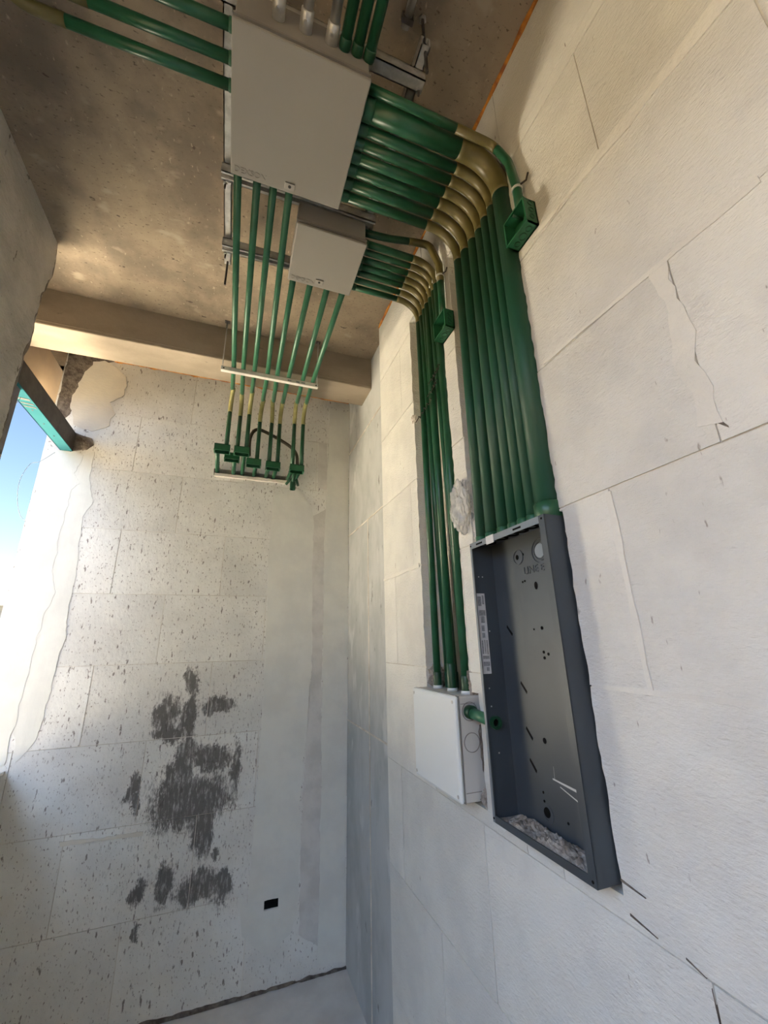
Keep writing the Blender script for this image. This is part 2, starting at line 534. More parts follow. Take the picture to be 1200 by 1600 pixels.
patch(wall_r, 'R', [(0.92, 1.50), (0.92, 1.515), (0.20, 1.50), (0.20, 1.44)], 0.002, 'plaster_white', amp=0.012, seed=15)
# open cracks at the panel corner and in the lowest joint
mbk = MB()
for (ya, za, yb_, zb_, t) in [(0.998, -0.595, 0.93, -0.603, 0.0028), (0.985, -0.66, 0.915, -0.672, 0.0026), (0.803, -0.70, 0.800, -0.80, 0.0042), (0.505, 0.462, 0.488, 0.437, 0.008), (0.85, -0.673, 0.81, -0.684, 0.0018)]:
    mbk.prism([(ya, za - t), (yb_, zb_ - t * 0.3), (yb_, zb_ + t * 0.3), (ya, za + t)], 0, XW - 0.0012, XW + 0.01)
mbk.build('crack', 'rough_edge', wall_r)

# --- concrete column in the corner, with formwork fins
colm = MB().box((XCOL, 2.66, ZF), (1.4, 4.15, ZC)).build('wall_column', 'concrete_column')
struct(colm, 'bare grey concrete column between the block wall and the back corner')
for z in (1.93, 1.02, -0.66):
    MB().box((XCOL - 0.004, 2.7, z - 0.006), (XCOL + 0.01, YB, z + 0.006)).build('formwork_fin', 'mortar', colm)
MB().box((XCOL - 0.003, 3.26, ZF), (XCOL + 0.01, 3.275, 1.02)).build('formwork_fin', 'mortar', colm)

# --- back wall
wall_b = MB().box((XOUT + 0.01, YB + 0.10, ZF), (XCOL + 0.2, YB + 0.24, ZC)).build('wall_back', 'mortar')
struct(wall_b, 'stained white block wall at the far end under the concrete beam')
BJ = {0: [-1.33, -0.506, 0.312], 1: [-0.92, -0.10, 0.72], 2: [-1.33, -0.51, 0.31], 3: [-0.92, -0.097, 0.72], 4: [-1.33, -0.519, 0.30],
      5: [-0.94, -0.10, 0.72], 6: [-1.33, -0.51, 0.31], 7: [-0.93, -0.10, 0.72], 8: [-1.33, -0.51, 0.31]}
BCUT = [(-0.255, 0.50, 1.535, 1.60), (0.433, 0.537, -1.905, -1.845)]   # chase behind the small boxes, outlet hole
mort = MB()
for ri in range(9):
    z1, z0 = COURSES[ri], COURSES[ri + 1]
    js = [XOUT] + BJ[ri] + [XCOL + 0.02]
    for k in range(len(js) - 1):
        rects = [(js[k] + (G / 2 if k else 0), js[k + 1] - (G / 2 if k + 2 < len(js) else 0), z0 + G / 2, z1 - G / 2)]
        for c in BCUT: rects = subtract(rects, c)
        mb = MB()
        for r in rects:
            mb.prism([(r[0], r[2]), (r[1], r[2]), (r[1], r[3]), (r[0], r[3])], 1, YB + random.uniform(0, 0.003), YB + 0.12)
        mb.build('block', 'block_dirty', wall_b)
        if k:
            mort.prism([(js[k] - G / 2, z0), (js[k] + G / 2, z0), (js[k] + G / 2, z1), (js[k] - G / 2, z1)], 1, YB + 0.006, YB + 0.1)
    rr = [(XOUT, XCOL, z0 - G / 2, z0 + G / 2)]
    for q in rr:
        mort.prism([(q[0], q[2]), (q[1], q[2]), (q[1], q[3]), (q[0], q[3])], 1, YB + 0.006, YB + 0.1)
mort.build('mortar_joint', 'mortar', wall_b)['kind'] = 'stuff'
# skim coats
patch(wall_b, 'B', [(0.31, 1.38), (0.55, 1.47), (0.69, 1.28), (0.715, 1.09), (0.705, 0.70), (0.722, 0.42), (0.729, -0.276), (0.669, -1.276), (0.684, -1.80)] +
      [(0.539, -1.80), (0.539, -1.843), (0.31, -1.843), (0.318, -1.574), (0.329, -0.668), (0.314, 0.415), (0.294, 0.684), (0.296, 1.013)], 0.003, 'plaster', amp=0.008, seed=1)
patch(wall_b, 'B', [(0.539, -1.80), (0.684, -1.80), (0.684, -1.927), (0.641, -2.079), (0.455, -2.175), (0.283, -2.025), (0.245, -1.75), (0.31, -1.843), (0.430, -1.843), (0.430, -1.908), (0.539, -1.908)], 0.003, 'plaster', amp=0.004, seed=4)
patch(wall_b, 'B', [(0.845, 2.45), (1.065, 2.45), (1.065, -2.34), (0.85, -2.30), (0.846, -1.3), (0.833, -0.281), (0.829, 0.517), (0.818, 0.95), (0.832, 1.416)], 0.004, 'plaster', amp=0.008, seed=7)
patch(wall_b, 'B', [(0.70, 1.2), (0.835, 1.3), (0.825, 0.9), (0.83, -0.28), (0.845, -1.3), (0.847, -2.2), (0.70, -2.1), (0.69, -1.3), (0.735, -0.3), (0.72, 0.42)], 0.0022, 'plaster_rough', amp=0.012, seed=11)
patch(wall_b, 'B', [(-1.57, 1.60), (-1.357, 1.62), (-1.292, 1.569), (-1.338, 1.408), (-1.278, 1.322), (-1.339, 1.257), (-1.332, 1.067), (-1.345, 0.902), (-1.329, 0.54), (-1.281, 0.412), (-1.331, 0.247), (-1.337, 0.07), (-1.36, -0.75), (-1.57, -0.80)], 0.0036, 'plaster', amp=0.016, seed=13)
patch(wall_b, 'B', [(-1.36, 1.55), (-1.227, 1.627), (-1.223, 1.434), (-1.205, 1.272), (-1.163, 1.184), (-1.21, 1.033), (-1.197, 0.752), (-1.173, 0.464), (-1.185, 0.345), (-1.169, 0.067), (-1.20, -0.60), (-1.30, -0.75), (-1.36, -0.5)], 0.0020, 'plaster', amp=0.016, seed=17)
patch(wall_b, 'B', [(-1.383, 2.517), (-1.30, 2.55), (-1.20, 2.50), (-1.10, 2.42), (-1.087, 2.22), (-1.19, 2.13), (-1.131, 2.02), (-1.16, 1.90), (-1.28, 1.82), (-1.42, 1.86), (-1.45, 1.95), (-1.48, 2.05), (-1.45, 2.27), (-1.43, 2.40)], 0.0045, 'plaster_cream', amp=0.022, seed=19)
patch(wall_b, 'B', [(-1.58, 2.57), (-1.20, 2.575), (-1.36, 2.50), (-1.41, 2.36), (-1.44, 2.10), (-1.47, 1.95), (-1.57, 1.80)], 0.003, 'rough_edge', name='bare_patch', amp=0.010, seed=23)
patch(wall_b, 'B', [(0.735, 2.03), (0.82, 2.03), (0.845, 1.50), (0.738, 1.512)], 0.002, 'plaster_rough', amp=0.003, seed=29)
patch(wall_b, 'B', [(-0.95, -1.262), (-0.45, -1.277), (-0.45, -1.30), (-0.95, -1.288)], 0.004, 'plaster_cream', amp=0.008, seed=31)
patch(wall_b, 'B', [(-1.40, 1.78), (-1.27, 1.745), (-1.245, 1.69), (-1.29, 1.645), (-1.40, 1.60)], 0.0075, 'rough_edge', name='bare_patch', amp=0.012, seed=37)
# dark outlet hole and its back
MB().box((0.42, YB + 0.015, -1.92), (0.55, YB + 0.025, -1.83)).build('outlet_hole', 'hole', wall_b)
# dark uneven line and grit where the wall meets the floor
mb = MB()
mb.prism(blob_poly([(-1.5, ZF), (1.07, ZF), (1.07, ZF + 0.010), (0.6, ZF + 0.014), (0.2, ZF + 0.016), (-0.4, ZF + 0.03), (-1.5, ZF + 0.035)], 0.012, 41), 1, YB - 0.012, YB + 0.01)
mb.build('floor_fillet', 'rough_edge', wall_b)

# --- beam hanging below the ceiling in front of the back wall
beam = MB().bbox((-1.74, 3.125, 2.26), (XCOL + 0.03, 3.435, ZC + 0.02), 0.008).build('beam_ceiling', 'concrete_beam')
struct(beam, 'brown concrete beam crossing the room below the ceiling')
MB().box((-1.74, 3.122, 2.288), (XCOL, 3.13, 2.293)).build('formwork_fin', 'concrete_beam', beam)

# --- left wall pier with a broken edge
def edge_poly():
    pts = []
    z = ZC
    while z > ZF:
        k = 0.5 * noise.noise(Vector((3.1, z * 3.0, 0))) + 0.35 * noise.noise(Vector((7.7, z * 14.0, 2)))
        bulge = 0.05 * max(0, 1 - abs(z - 2.35) / 0.22)
        pts.append((2.690 + 0.045 * k + bulge - 0.025, z))
        z -= 0.02
    return pts
ep = edge_poly()
wl = MB().prism([(1.1, ZC), (1.1, ZF)] + [(p[0] + 0.010 + 0.02 * noise.noise(Vector((9, p[1] * 11, 1))), p[1]) for p in ep[::-1]], 0, XL + 0.012, XOUT).build('wall_left', 'rough_edge')
struct(wl, 'rough grey rendered wall pier on the left with a broken edge')
MB().prism([(1.1, ZC), (1.1, ZF)] + [(p[0] - 0.05 * max(0, noise.noise(Vector((1, p[1] * 5, 5)))) + 0.012 * noise.noise(Vector((1, p[1] * 30, 5))), p[1]) for p in ep[::-1]], 0, XL, XL + 0.0125).build('render_coat', 'wall_render', wl)
sm = blob_poly([(2.675, 2.40), (2.69, 2.0), (2.66, 1.2), (2.52, 1.0), (2.50, 1.6), (2.58, 2.1), (2.62, 2.38)], 0.012, 43)
MB().prism(sm, 0, XL - 0.006, XL + 0.004).build('plaster_patch', 'wall_render', wl)
# parapet below the window opening
pp = MB().box((XOUT, 2.60, ZF), (-1.365, YB + 0.05, -0.815)).build('wall_parapet', 'block_dirty')
struct(pp, 'low block parapet under the window opening at the left edge')
MB().box((XOUT - 0.02, 2.62, -0.815), (-1.350, YB - 0.002, -0.795)).build('sill', 'plaster_rough', pp)
# the rest of the left side and the wall behind the viewpoint
wbk = MB().box((-1.59, -2.8, ZF), (1.35, -2.6, ZC)).build('wall_rear', 'wall_render')
struct(wbk, 'block wall behind the viewpoint')
wl2 = MB().box((XOUT, -2.6, ZF), (XL, 1.1, -0.815)).box((XOUT, -2.6, 1.55), (XL, 1.1, ZC)).box((XOUT, -2.6, -0.815), (XL, -2.2, 1.55)).box((XOUT, 0.95, -0.815), (XL, 1.1, 1.55)).build('wall_side', 'wall_render')
struct(wl2, 'left side wall with a window opening beside the viewpoint')

# roof overhang outside: fascia that closes the gap above the lintel
fas = MB().box((-1.735, 1.2, 2.10), (-1.80, 7.5, ZC + 0.25)).build('fascia_outside', 'tan_render')
struct(fas, 'tan rendered roof fascia seen above the steel lintel')
sof = MB().box((-1.735, 4.15, ZC), (0.5, 7.5, ZC + 0.2)).build('soffit_outside', 'soffit')
struct(sof, 'pale roof soffit beyond the beam at the far left')

# orange foam lines along the ceiling
def foam_line(name, a, b, r, seed, label):
    n = 90
    pts, rr = [], []
    a, b = Vector(a), Vector(b)
    for i in range(n + 1):
        p = a.lerp(b, i / n)
        k = noise.noise(Vector((i * 0.35, seed, 0)))
        pts.append(p + Vector((0, 0, -0.004 * k)))
        rr.append(max(0.0015, r * (0.75 + 0.9 * k)))
    o = MB().tube(pts, rr, 8).build(name, 'foam')
    o['kind'] = 'structure'
    o['label'] = label
foam_line('trim_1', (XW - 0.001, -0.5, ZC - 0.002), (XW - 0.001, 2.70, ZC - 0.002), 0.016, 1.0, 'orange expanding foam line where the right wall meets the ceiling')
foam_line('trim_2', (-1.22, YB - 0.002, ZC - 0.012), (1.06, YB - 0.002, ZC - 0.012), 0.010, 5.0, 'orange expanding foam line along the top of the back wall')
foam_line('trim_3', (XL + 0.001, 1.6, ZC - 0.003), (XL + 0.001, 2.66, ZC - 0.003), 0.008, 9.0, 'yellowish foam line along the top of the left wall')

# ------------------------------------------------------------------ outside
gr = MB().box((-90, -60, ZF - 1.05), (60, 110, ZF - 0.85)).build('ground_outside', 'ground')
struct(gr, 'sunlit bare ground outside the window')
te = MB().box((-12, 2.6, ZF - 0.85), (-2.35, 14, -1.3)).build('reflector_outside', 'reflector')  # slab added out of view to bounce warm sunlight onto ceiling and beam
struct(te, 'added unseen pale terrace slab outside the far window')
nf = MB().box((-4.4, -9, 1.5), (-5.2, 1.2, 7.4)).box((-4.3, -9.1, 7.4), (-5.3, 1.3, 7.6)).build('reflector_facade', 'reflector_blue')  # added out of view to bounce cool sunlight onto the right wall
MB().box((-4.42, -9, ZF - 0.9), (-5.2, 1.2, 1.5)).build('reflector_base', 'reflector_brown', nf)  # added brown base, keeps the bounce on the upper wall dim and warm
struct(nf, 'added pale blue reflector wall out of view beside the viewpoint')
fb = thing('far_building', 'small distant grey building with teal windows seen at the left edge', 'building', (-26, 60, -3.3))
MB().box((-40, 58, -3.3), (-23.2, 70, 4.6)).build('wall', 'far_wall', fb)
MB().box((-41, 57, 4.6), (-22.6, 71, 6.2)).build('roof', 'far_wall', fb)
for k in range(5):
    w_ = MB().box((-25.4 - k * 2.6, 57.9, 1.2), (-23.7 - k * 2.6, 58.05, 4.0)).build('window', 'far_wall', fb)
    MB().box((-25.2 - k * 2.6, 57.8, 1.4), (-23.9 - k * 2.6, 57.92, 3.8)).build('pane', 'far_glass', w_)

# ------------------------------------------------------------------ steel lintel and post in the window opening
li = thing('steel_lintel', 'teal primed steel channel lintel with dark inner face over the window', 'lintel', (-1.43, 3.4, 1.61))
MB().box((-1.392, 2.86, 1.612), (-1.384, YB + 0.03, 1.772)).build('web', 'channel_dark', li)
fl = MB().box((-1.474, 2.86, 1.606), (-1.384, YB + 0.03, 1.613)).build('flange', 'teal', li)
fl['label'] = 'teal painted underside'
MB().box((-1.474, 2.86, 1.766), (-1.384, YB + 0.03, 1.772)).build('flange', 'channel_dark', li)
MB().box((-1.474, 2.86, 1.606), (-1.468, YB + 0.03, 1.63)).build('lip', 'teal', li)
for (y0, y1) in [(3.05, 3.075), (3.115, 3.13), (3.16, 3.175)]:
    MB().prism([(-1.462, y0), (-1.394, y0 + 0.015), (-1.394, y1 + 0.015), (-1.462, y1)], 2, 1.6045, 1.607).build('stencil_mark', 'teal_print', fl)
for y in (3.22, 3.42, 3.62):
    MB().disc((-1.43, y, 1.604), 2, 0.006, 0.003, 10).build('bolt_hole', 'teal_print', fl)
po = MB().bbox((-1.475, 2.80, -0.80), (-1.40, 2.952, 1.606), 0.004).build('steel_post', 'post_steel', origin=(-1.44, 2.87, -0.8))
tag(po, 'narrow grey steel post beside the broken left wall edge', 'post')
def wire(name, pts, r, material, label, n=40):
    P = [Vector(p) for p in pts]
    out = []
    for i in range(len(P) - 1):
        p0, p1, p2, p3 = P[max(i - 1, 0)], P[i], P[i + 1], P[min(i + 2, len(P) - 1)]
        k = max(2, n // (len(P) - 1))
        for j in range(k):
            t = j / k
            out.append(0.5 * ((2 * p1) + (-p0 + p2) * t + (2 * p0 - 5 * p1 + 4 * p2 - p3) * t * t + (-p0 + 3 * p1 - 3 * p2 + p3) * t ** 3))
    out.append(P[-1])
    mb = MB().tube(out, r, 8)
    return out, mb
o, mb = wire('loop', [(-1.50, 3.885, 1.575), (-1.575, 3.86, 1.470), (-1.636, 3.86, 1.436), (-1.677, 3.87, 1.297), (-1.667, 3.88, 1.144), (-1.629, 3.89, 1.018), (-1.588, 3.895, 0.969)], 0.002, '', '')
tag(mb.build('loose_wire', 'wire_grey', origin=(-1.588, 3.895, 0.969)), 'thin loose wire looping out from the wall edge against the sky', 'wire')
o, mb = wire('s', [(-1.44, 3.06, 1.61), (-1.452, 3.055, 1.56), (-1.50, 3.03, 1.51)], 0.0018, '', '')
tag(mb.build('wire_stub', 'wire_grey', origin=(-1.44, 3.06, 1.61)), 'short wire end hanging under the teal lintel', 'wire')

# ------------------------------------------------------------------ conduit helpers
def arc_path(p0, corner, p1, rad, lead, n=14):
    """straight a, elbow, straight b for a 90-degree-ish bend"""
    p0, c, p1 = Vector(p0), Vector(corner), Vector(p1)
    d0, d1 = (p0 - c).normalized(), (p1 - c).normalized()
    ang = d0.angle(d1)
    t = rad / math.tan(ang / 2)
    a, b = c + d0 * t, c + d1 * t
    bis = (d0 + d1).normalized()
    cen = c + bis * (rad / math.sin(ang / 2))
    el = [a + d0 * lead]
    va, vb_ = a - cen, b - cen
    tot = va.angle(vb_)
    axis = va.cross(vb_).normalized()
    for i in range(n + 1):
        el.append(cen + (Matrix.Rotation(tot * i / n, 3, axis) @ va))
    el.append(b + d1 * lead)
    return (p0, el[0]), el, (el[-1], p1)

def fillet(pts, rad, n=8):
    P = [Vector(p) for p in pts]
    out = [P[0]]
    for i in range(1, len(P) - 1):
        d0, d1 = (P[i - 1] - P[i]).normalized(), (P[i + 1] - P[i]).normalized()
        ang = d0.angle(d1)
        if ang > 3.10:
            out.append(P[i]); continue
        t = min(rad / math.tan(ang / 2), (P[i - 1] - P[i]).length * 0.45, (P[i + 1] - P[i]).length * 0.45)
        a, b = P[i] + d0 * t, P[i] + d1 * t
        for k in range(n + 1):
            s = k / n
            out.append((1 - s) ** 2 * a + 2 * s * (1 - s) * P[i] + s * s * b)
    out.append(P[-1])
    return out

def coupling(root, p, direction, r, length, material, name='coupling'):
    p, dd = Vector(p), Vector(direction).normalized()
    q = p + dd * length
    mb = MB().tube([p, p + dd * 0.004, q - dd * 0.004, q], [r * 1.03, r * 1.11, r * 1.11, r * 1.03], 16)
    return mb.build(name, material, root)

# ------------------------------------------------------------------ ceiling cabinets
def cabinet(x0, x1, y0, y1, zf, zb, label, lock_u, text, conduits_side):
    t = thing('electrical_cabinet', label, 'cabinet', ((x0 + x1) / 2, (y0 + y1) / 2, zb))
    MB().bbox((x0 + 0.007, y0 + 0.007, zf + 0.036), (x1 - 0.007, y1 - 0.007, zb), 0.004).build('body', 'enamel', t)
    MB().box((x0 + 0.012, y0 + 0.012, zf + 0.014), (x1 - 0.012, y1 - 0.012, zf + 0.036)).build('gasket', 'gasket', t)
    MB().box((x0 + 0.001, y0 + 0.001, zf + 0.031), (x1 - 0.001, y1 - 0.001, zf + 0.042)).build('body_rim', 'enamel_rim', t)
    dr = MB().bbox((x0, y0, zf), (x1, y1, zf + 0.016), 0.005).build('door', 'enamel', t)
    lx, ly = lock_u
    lk = MB().bbox((lx - 0.024, ly - 0.017, zf - 0.004), (lx + 0.024, ly + 0.017, zf + 0.004), 0.003).build('lock', 'lock_grey', dr)
    MB().box((lx - 0.022, ly - 0.0185, zf - 0.0046), (lx + 0.022, ly - 0.0145, zf - 0.0035)).build('lock_recess', 'gasket', dr)
    MB().disc((lx, ly, zf - 0.0055), 2, 0.007, 0.003, 12).build('keyhole', 'gasket', dr)
    # embossed lettering near the free edge of the door
    cu = bpy.data.curves.new('letters', 'FONT')
    cu.body = text
    cu.size = 0.036 * S
    cu.extrude = 0.0012
    ob = bpy.data.objects.new('letters_tmp', cu)
    col.objects.link(ob)
    dg = bpy.context.evaluated_depsgraph_get()
    me = bpy.data.meshes.new_from_object(ob.evaluated_get(dg))
    bpy.data.objects.remove(ob)
    lt = bpy.data.objects.new('embossed_letters', me)
    col.objects.link(lt)
    me.materials.clear()
    me.materials.append(MATS['enamel'])
    # read from below: x to the right, text up = -Y
    lt.parent = dr
    wp = W((x0 + 0.014, y1 - 0.02, zf - 0.0006)) - Vector(dr['_o'])
    lt.matrix_local = Matrix.Translation(wp) @ Matrix(((1, 0, 0, 0), (0, -1, 0, 0), (0, 0, -1, 0), (0, 0, 0, 1)))
    return t
B1 = (-0.170, 0.338, 0.938, 1.464, 2.06, 2.275)
B2 = (0.156, 0.543, 1.627, 2.000, 2.10, 2.275)
cabinet(*B1, 'large beige steel electrical cabinet hung under the ceiling', (0.093, 1.430), 'DEXSON', 0)
cabinet(*B2, 'smaller beige steel electrical cabinet hung behind the large one', (0.340, 1.955), 'DEXSON', 0)
# two screw heads on the near lip of the large cabinet
# ------------------------------------------------------------------ strut frame
def strut(p0, p1, w, h, label, open_dir, holes=True, mat_='galvanised'):
    """slotted U channel along X or Y between p0 and p1 (top centre line); open_dir is 'D' (open below) or 'U'"""
    ax = 0 if abs(p1[0] - p0[0]) > abs(p1[1] - p0[1]) else 1
    t = thing('strut_channel', label, 'strut', ((p0[0] + p1[0]) / 2, (p0[1] + p1[1]) / 2, p0[2]), 'galvanised struts of the ceiling frame')
    th = 0.005
    z1, z0 = p0[2], p0[2] - h
    def bx(u0, u1, za, zb_):
        a = [0, 0, za]; b = [0, 0, zb_]
        a[ax], b[ax] = p0[ax], p1[ax]
        a[1 - ax], b[1 - ax] = p0[1 - ax] + u0, p0[1 - ax] + u1
        return a, b
    mb = MB()
    web_z = (z1 - th, z1) if open_dir == 'D' else (z0, z0 + th)
    mb.box(*bx(-w / 2, w / 2, *web_z))
    mb.build('web', mat_, t)
    for s in (-1, 1):
        mb = MB()
        mb.box(*bx(s * w / 2, s * (w / 2 - th), z0, z1))
        lipz = (z0, z0 + th) if open_dir == 'D' else (z1 - th, z1)
        mb.box(*bx(s * w / 2, s * (w / 2 - 0.014), *lipz))
        mb.build('side_flange', mat_, t)
    if holes and open_dir == 'U':
        L0, L1 = min(p0[ax], p1[ax]), max(p0[ax], p1[ax])
        u = L0 + 0.04
        while u < L1 - 0.05:
            c = [p0[0], p0[1], z0 - 0.0006]
            a = list(c); b = list(c)
            a[ax], b[ax] = u, u + 0.034
            a[1 - ax] -= 0.009; b[1 - ax] += 0.009
            b[2] += 0.001
            MB().box(a, b).build('slot', 'gasket', t)
            u += 0.072
    return t
ZS1, ZS2 = 2.335, 2.398
strut((-0.205, 0.60, ZS2), (-0.205, 2.235, ZS2), 0.040, 0.060, 'long bright galvanised strut running along the left side of the large cabinet', 'U', holes=False)
strut((0.560, 0.885, ZS2), (0.560, 2.10, ZS2), 0.040, 0.060, 'long galvanised strut on the right, its near end showing above the green conduits', 'U', holes=False)
strut((-0.232, 0.985, ZS1), (0.590, 0.985, ZS1), 0.050, 0.058, 'galvanised cross strut at the near end of the large cabinet', 'U', holes=False)
strut((-0.232, 1.640, ZS1), (0.590, 1.640, ZS1), 0.050, 0.058, 'galvanised cross strut between the two cabinets', 'D')
strut((-0.232, 2.066, ZS1), (0.590, 2.066, ZS1), 0.050, 0.058, 'galvanised cross strut past the far edge of the small cabinet', 'D')

def rod(x, y, z0, z1, label, r=0.007, group='threaded rods'):
    t = thing('threaded_rod', label, 'rod', (x, y, z0), group)
    n = 60
    pts = [(x, y, z0 + (z1 - z0) * i / n) for i in range(n + 1)]
    MB().tube(pts, [r * (1.0 if i % 2 else 0.86) for i in range(n + 1)], 8).build('rod', 'dark_steel', t)
    MB().disc((x, y, z1 - 0.012), 2, r * 2.4, 0.012, 6).build('nut', 'bolt', t)
    return t
rod(0.566, 0.905, 2.205, ZC, 'threaded rod through the near end of the right strut')
rod(-0.205, 2.215, 2.15, ZC, 'threaded rod hanging below the far end of the left strut')
rod(0.500, 2.095, 2.13, ZC, 'threaded rod past the far corner of the small cabinet', r=0.005)
# bolts on the cross strut ends
for x, y, lab in [(-0.212, 1.675, 'left end of the middle cross strut'), (-0.212, 2.100, 'left end of the far cross strut'), (0.573, 1.000, 'right end of the near cross strut'), (0.565, 1.655, 'right end of the middle cross strut')]:
    t = thing('strut_bolt', 'small bolt at the ' + lab, 'bolt', (x, y, ZS1 - 0.06), 'strut bolts')
    MB().disc((x, y, ZS1 - 0.068), 2, 0.010, 0.010, 6).build('head', 'bolt', t)
    MB().tube([(x, y, ZS1 - 0.095), (x, y, ZS1 - 0.06)], 0.0045, 8).build('shank', 'dark_steel', t)
# thin conduit lying along the ceiling near the right wall
sp = thing('steel_conduit', 'dim steel conduit running along the ceiling beside the right wall strut', 'conduit', (0.52, 0.5, ZC - 0.03))
MB().tube([(0.47, -0.6, ZC - 0.022), (0.50, 0.95, ZC - 0.022)], 0.018, 12).build('pipe', 'steel_pipe', sp)
MB().box((0.475, 0.91, ZC - 0.043), (0.525, 0.93, ZC)).build('strap', 'dark_steel', sp)

# ------------------------------------------------------------------ conduits: large cabinet to the dark panel
ORD = ['leftmost', 'second from the left', 'third from the left', 'fourth from the left', 'fifth from the left', 'sixth from the left', 'thickest and rightmost']
G1 = [  # y at the bend, y at the panel, z run, radius, bend radius
    (1.440, 1.468, 2.140, 0.0240, 0.165),
    (1.368, 1.393, 2.128, 0.0255, 0.165),
    (1.300, 1.312, 2.118, 0.0255, 0.165),
    (1.240, 1.245, 2.112, 0.0230, 0.165),
    (1.188, 1.189, 2.120, 0.0228, 0.160),
    (1.134, 1.135, 2.124, 0.0230, 0.160),
    (1.058, 1.057, 2.128, 0.0430, 0.185)]
for i, (ya, yb_, z, r, br) in enumerate(G1):
    t = thing('green_conduit', 'dusty green conduit dropping into the dark panel, %s of the seven' % ORD[i], 'conduit', (1.0, yb_, 0.384), 'green conduits between the large cabinet and the dark panel')
    sa, el, sb = arc_path((B1[1] - 0.004, ya, z), (1.0, ya, z), (1.0, yb_, 0.384), br, 0.022)
    MB().tube(sa, r, 18).build('horizontal_pipe', 'green', t)
    e = MB().tube(el, r * 1.035, 18).build('elbow', 'olive', t)
    e['label'] = 'olive green elbow'
    MB().tube(sb, r, 18).build('vertical_pipe', 'green_dusty', t)
    coupling(t, (B1[1], ya, z), (1, 0, 0), r, 0.045, 'green')
    coupling(t, (1.0, yb_, 0.384), (0, 0, 1), r, 0.040 if i < 6 else 0.060, 'green')
    if i in (3, 5, 6):
        coupling(t, (1.0, ya, 1.78 + 0.05 * (i - 3)), (0, 0, 1), r * 0.92, 0.006, 'green_dark', 'joint_ring')

# small cabinet to the white plastic box
G2 = [  # label, y bend, z run, x bottom, y bottom, radius
    (1.980, 2.165, 1.000, 1.962, 0.0185), (1.936, 2.178, 1.058, 1.955, 0.0180), (1.892, 2.192, 1.058, 1.895, 0.0178), (1.847, 2.194, 1.000, 1.818, 0.0195),
    (1.802, 2.200, 1.058, 1.790, 0.0178), (1.760, 2.212, 1.058, 1.745, 0.0178), (1.715, 2.222, 1.000, 1.690, 0.0205)]
for i, (ya, z, xb, yb_, r) in enumerate(G2):
    t = thing('green_conduit', 'green conduit dropping to the white plastic box, %s of seven' % ORD[i].replace('thickest and ', ''), 'conduit', (xb, yb_, -0.225), 'green conduits between the small cabinet and the white box')
    xt = 1.015
    sa, el, sb = arc_path((B2[1] - 0.004, ya, z), (xt, ya, z), (xb, yb_, -0.225), 0.135, 0.018)
    MB().tube(sa, r, 16).build('horizontal_pipe', 'green', t)
    e = MB().tube(el, r * 1.035, 16).build('elbow', 'olive', t)
    e['label'] = 'olive green elbow'
    MB().tube(sb, r, 16).build('vertical_pipe', 'green', t)
    coupling(t, (B2[1], ya, z), (1, 0, 0), r, 0.035, 'green')
    coupling(t, (xb, yb_, -0.225), (0, 0, 1), r, 0.12 if i == 3 else 0.075, 'green_dark')
    if xb < 1.01:
        MB().tube([(xb, yb_, -0.226), (xb, yb_, -0.212)], r * 1.25, 16).build('locknut', 'white_plastic', t)

# ------------------------------------------------------------------ two conduits to the wall junction boxes
def junction_box(name, c, size, open_axis, open_sign, label, group, ko=((-0.3, 0.0, 0.3)), mat_='green_box', plug=True):
    """shell open on one side; c = centre, size = outer size"""
    t = thing(name, label, 'junction box', (c[0], c[1], c[2] - size[2] / 2), group)
    th = 0.006
    lo = [c[i] - size[i] / 2 for i in range(3)]
    hi = [c[i] + size[i] / 2 for i in range(3)]
    for ax in range(3):
        for sg in (-1, 1):
            if ax == open_axis and sg == open_sign:
                continue
            a, b = list(lo), list(hi)
            if sg < 0: b[ax] = lo[ax] + th
            else: a[ax] = hi[ax] - th
            nm = 'back_plate' if ax == open_axis else 'side_plate'
            MB().box(a, b).build(nm, 'green_dark' if open_axis == 2 and (nm == 'back_plate' or (ax == 1 and sg > 0)) else mat_, t)  # boxes open below: interior shade is put into the colour of two plates
    # rim around the opening
    others = [i for i in range(3) if i != open_axis]
    for ax in others:
        for sg in (-1, 1):
            a, b = list(lo), list(hi)
            a[ax] = (lo[ax] - 0.002) if sg < 0 else (hi[ax] - th)
            b[ax] = (lo[ax] + th) if sg < 0 else (hi[ax] + 0.002)
            e = hi[open_axis] if open_sign > 0 else lo[open_axis]
            a[open_axis], b[open_axis] = e - 0.003, e + 0.003
            MB().box(a, b).build('rim', mat_, t)
    return t, lo, hi
t, lo, hi = junction_box('green_junction_box', (0.9715, 0.947, 1.594), (0.057, 0.124, 0.124), 0, -1, 'green junction box on the right wall beside the thickest conduits', 'green wall junction boxes')
for k, y in enumerate((0.912, 0.947, 0.982)):
    MB().ring((0.972, y, lo[2] - 0.0025), 2, 0.0165 if k == 1 else 0.0125, 0.0135 if k == 1 else 0.0100, 0.003, 20).build('knockout', 'green_dark', t)
for z in (1.565, 1.60, 1.635):
    MB().ring((0.972, lo[1] - 0.0025, z), 1, 0.0125, 0.010, 0.003, 18).build('knockout', 'green_dark', t)
MB().ring((hi[0] - 0.012, 0.940, 1.60), 0, 0.016, 0.010, 0.008, 18).build('knockout', 'green_dark', t)
for y, z in ((0.955, 1.645), (0.935, 1.545)):
    MB().tube([(lo[0] + 0.002, y, z), (hi[0] - 0.006, y, z)], 0.006, 10).build('screw_post', 'green_dark', t)
t, lo, hi = junction_box('green_junction_box', (0.970, 1.592, 1.643), (0.057, 0.128, 0.115), 0, -1, 'green junction box on the wall between the two conduit bundles', 'green wall junction boxes')
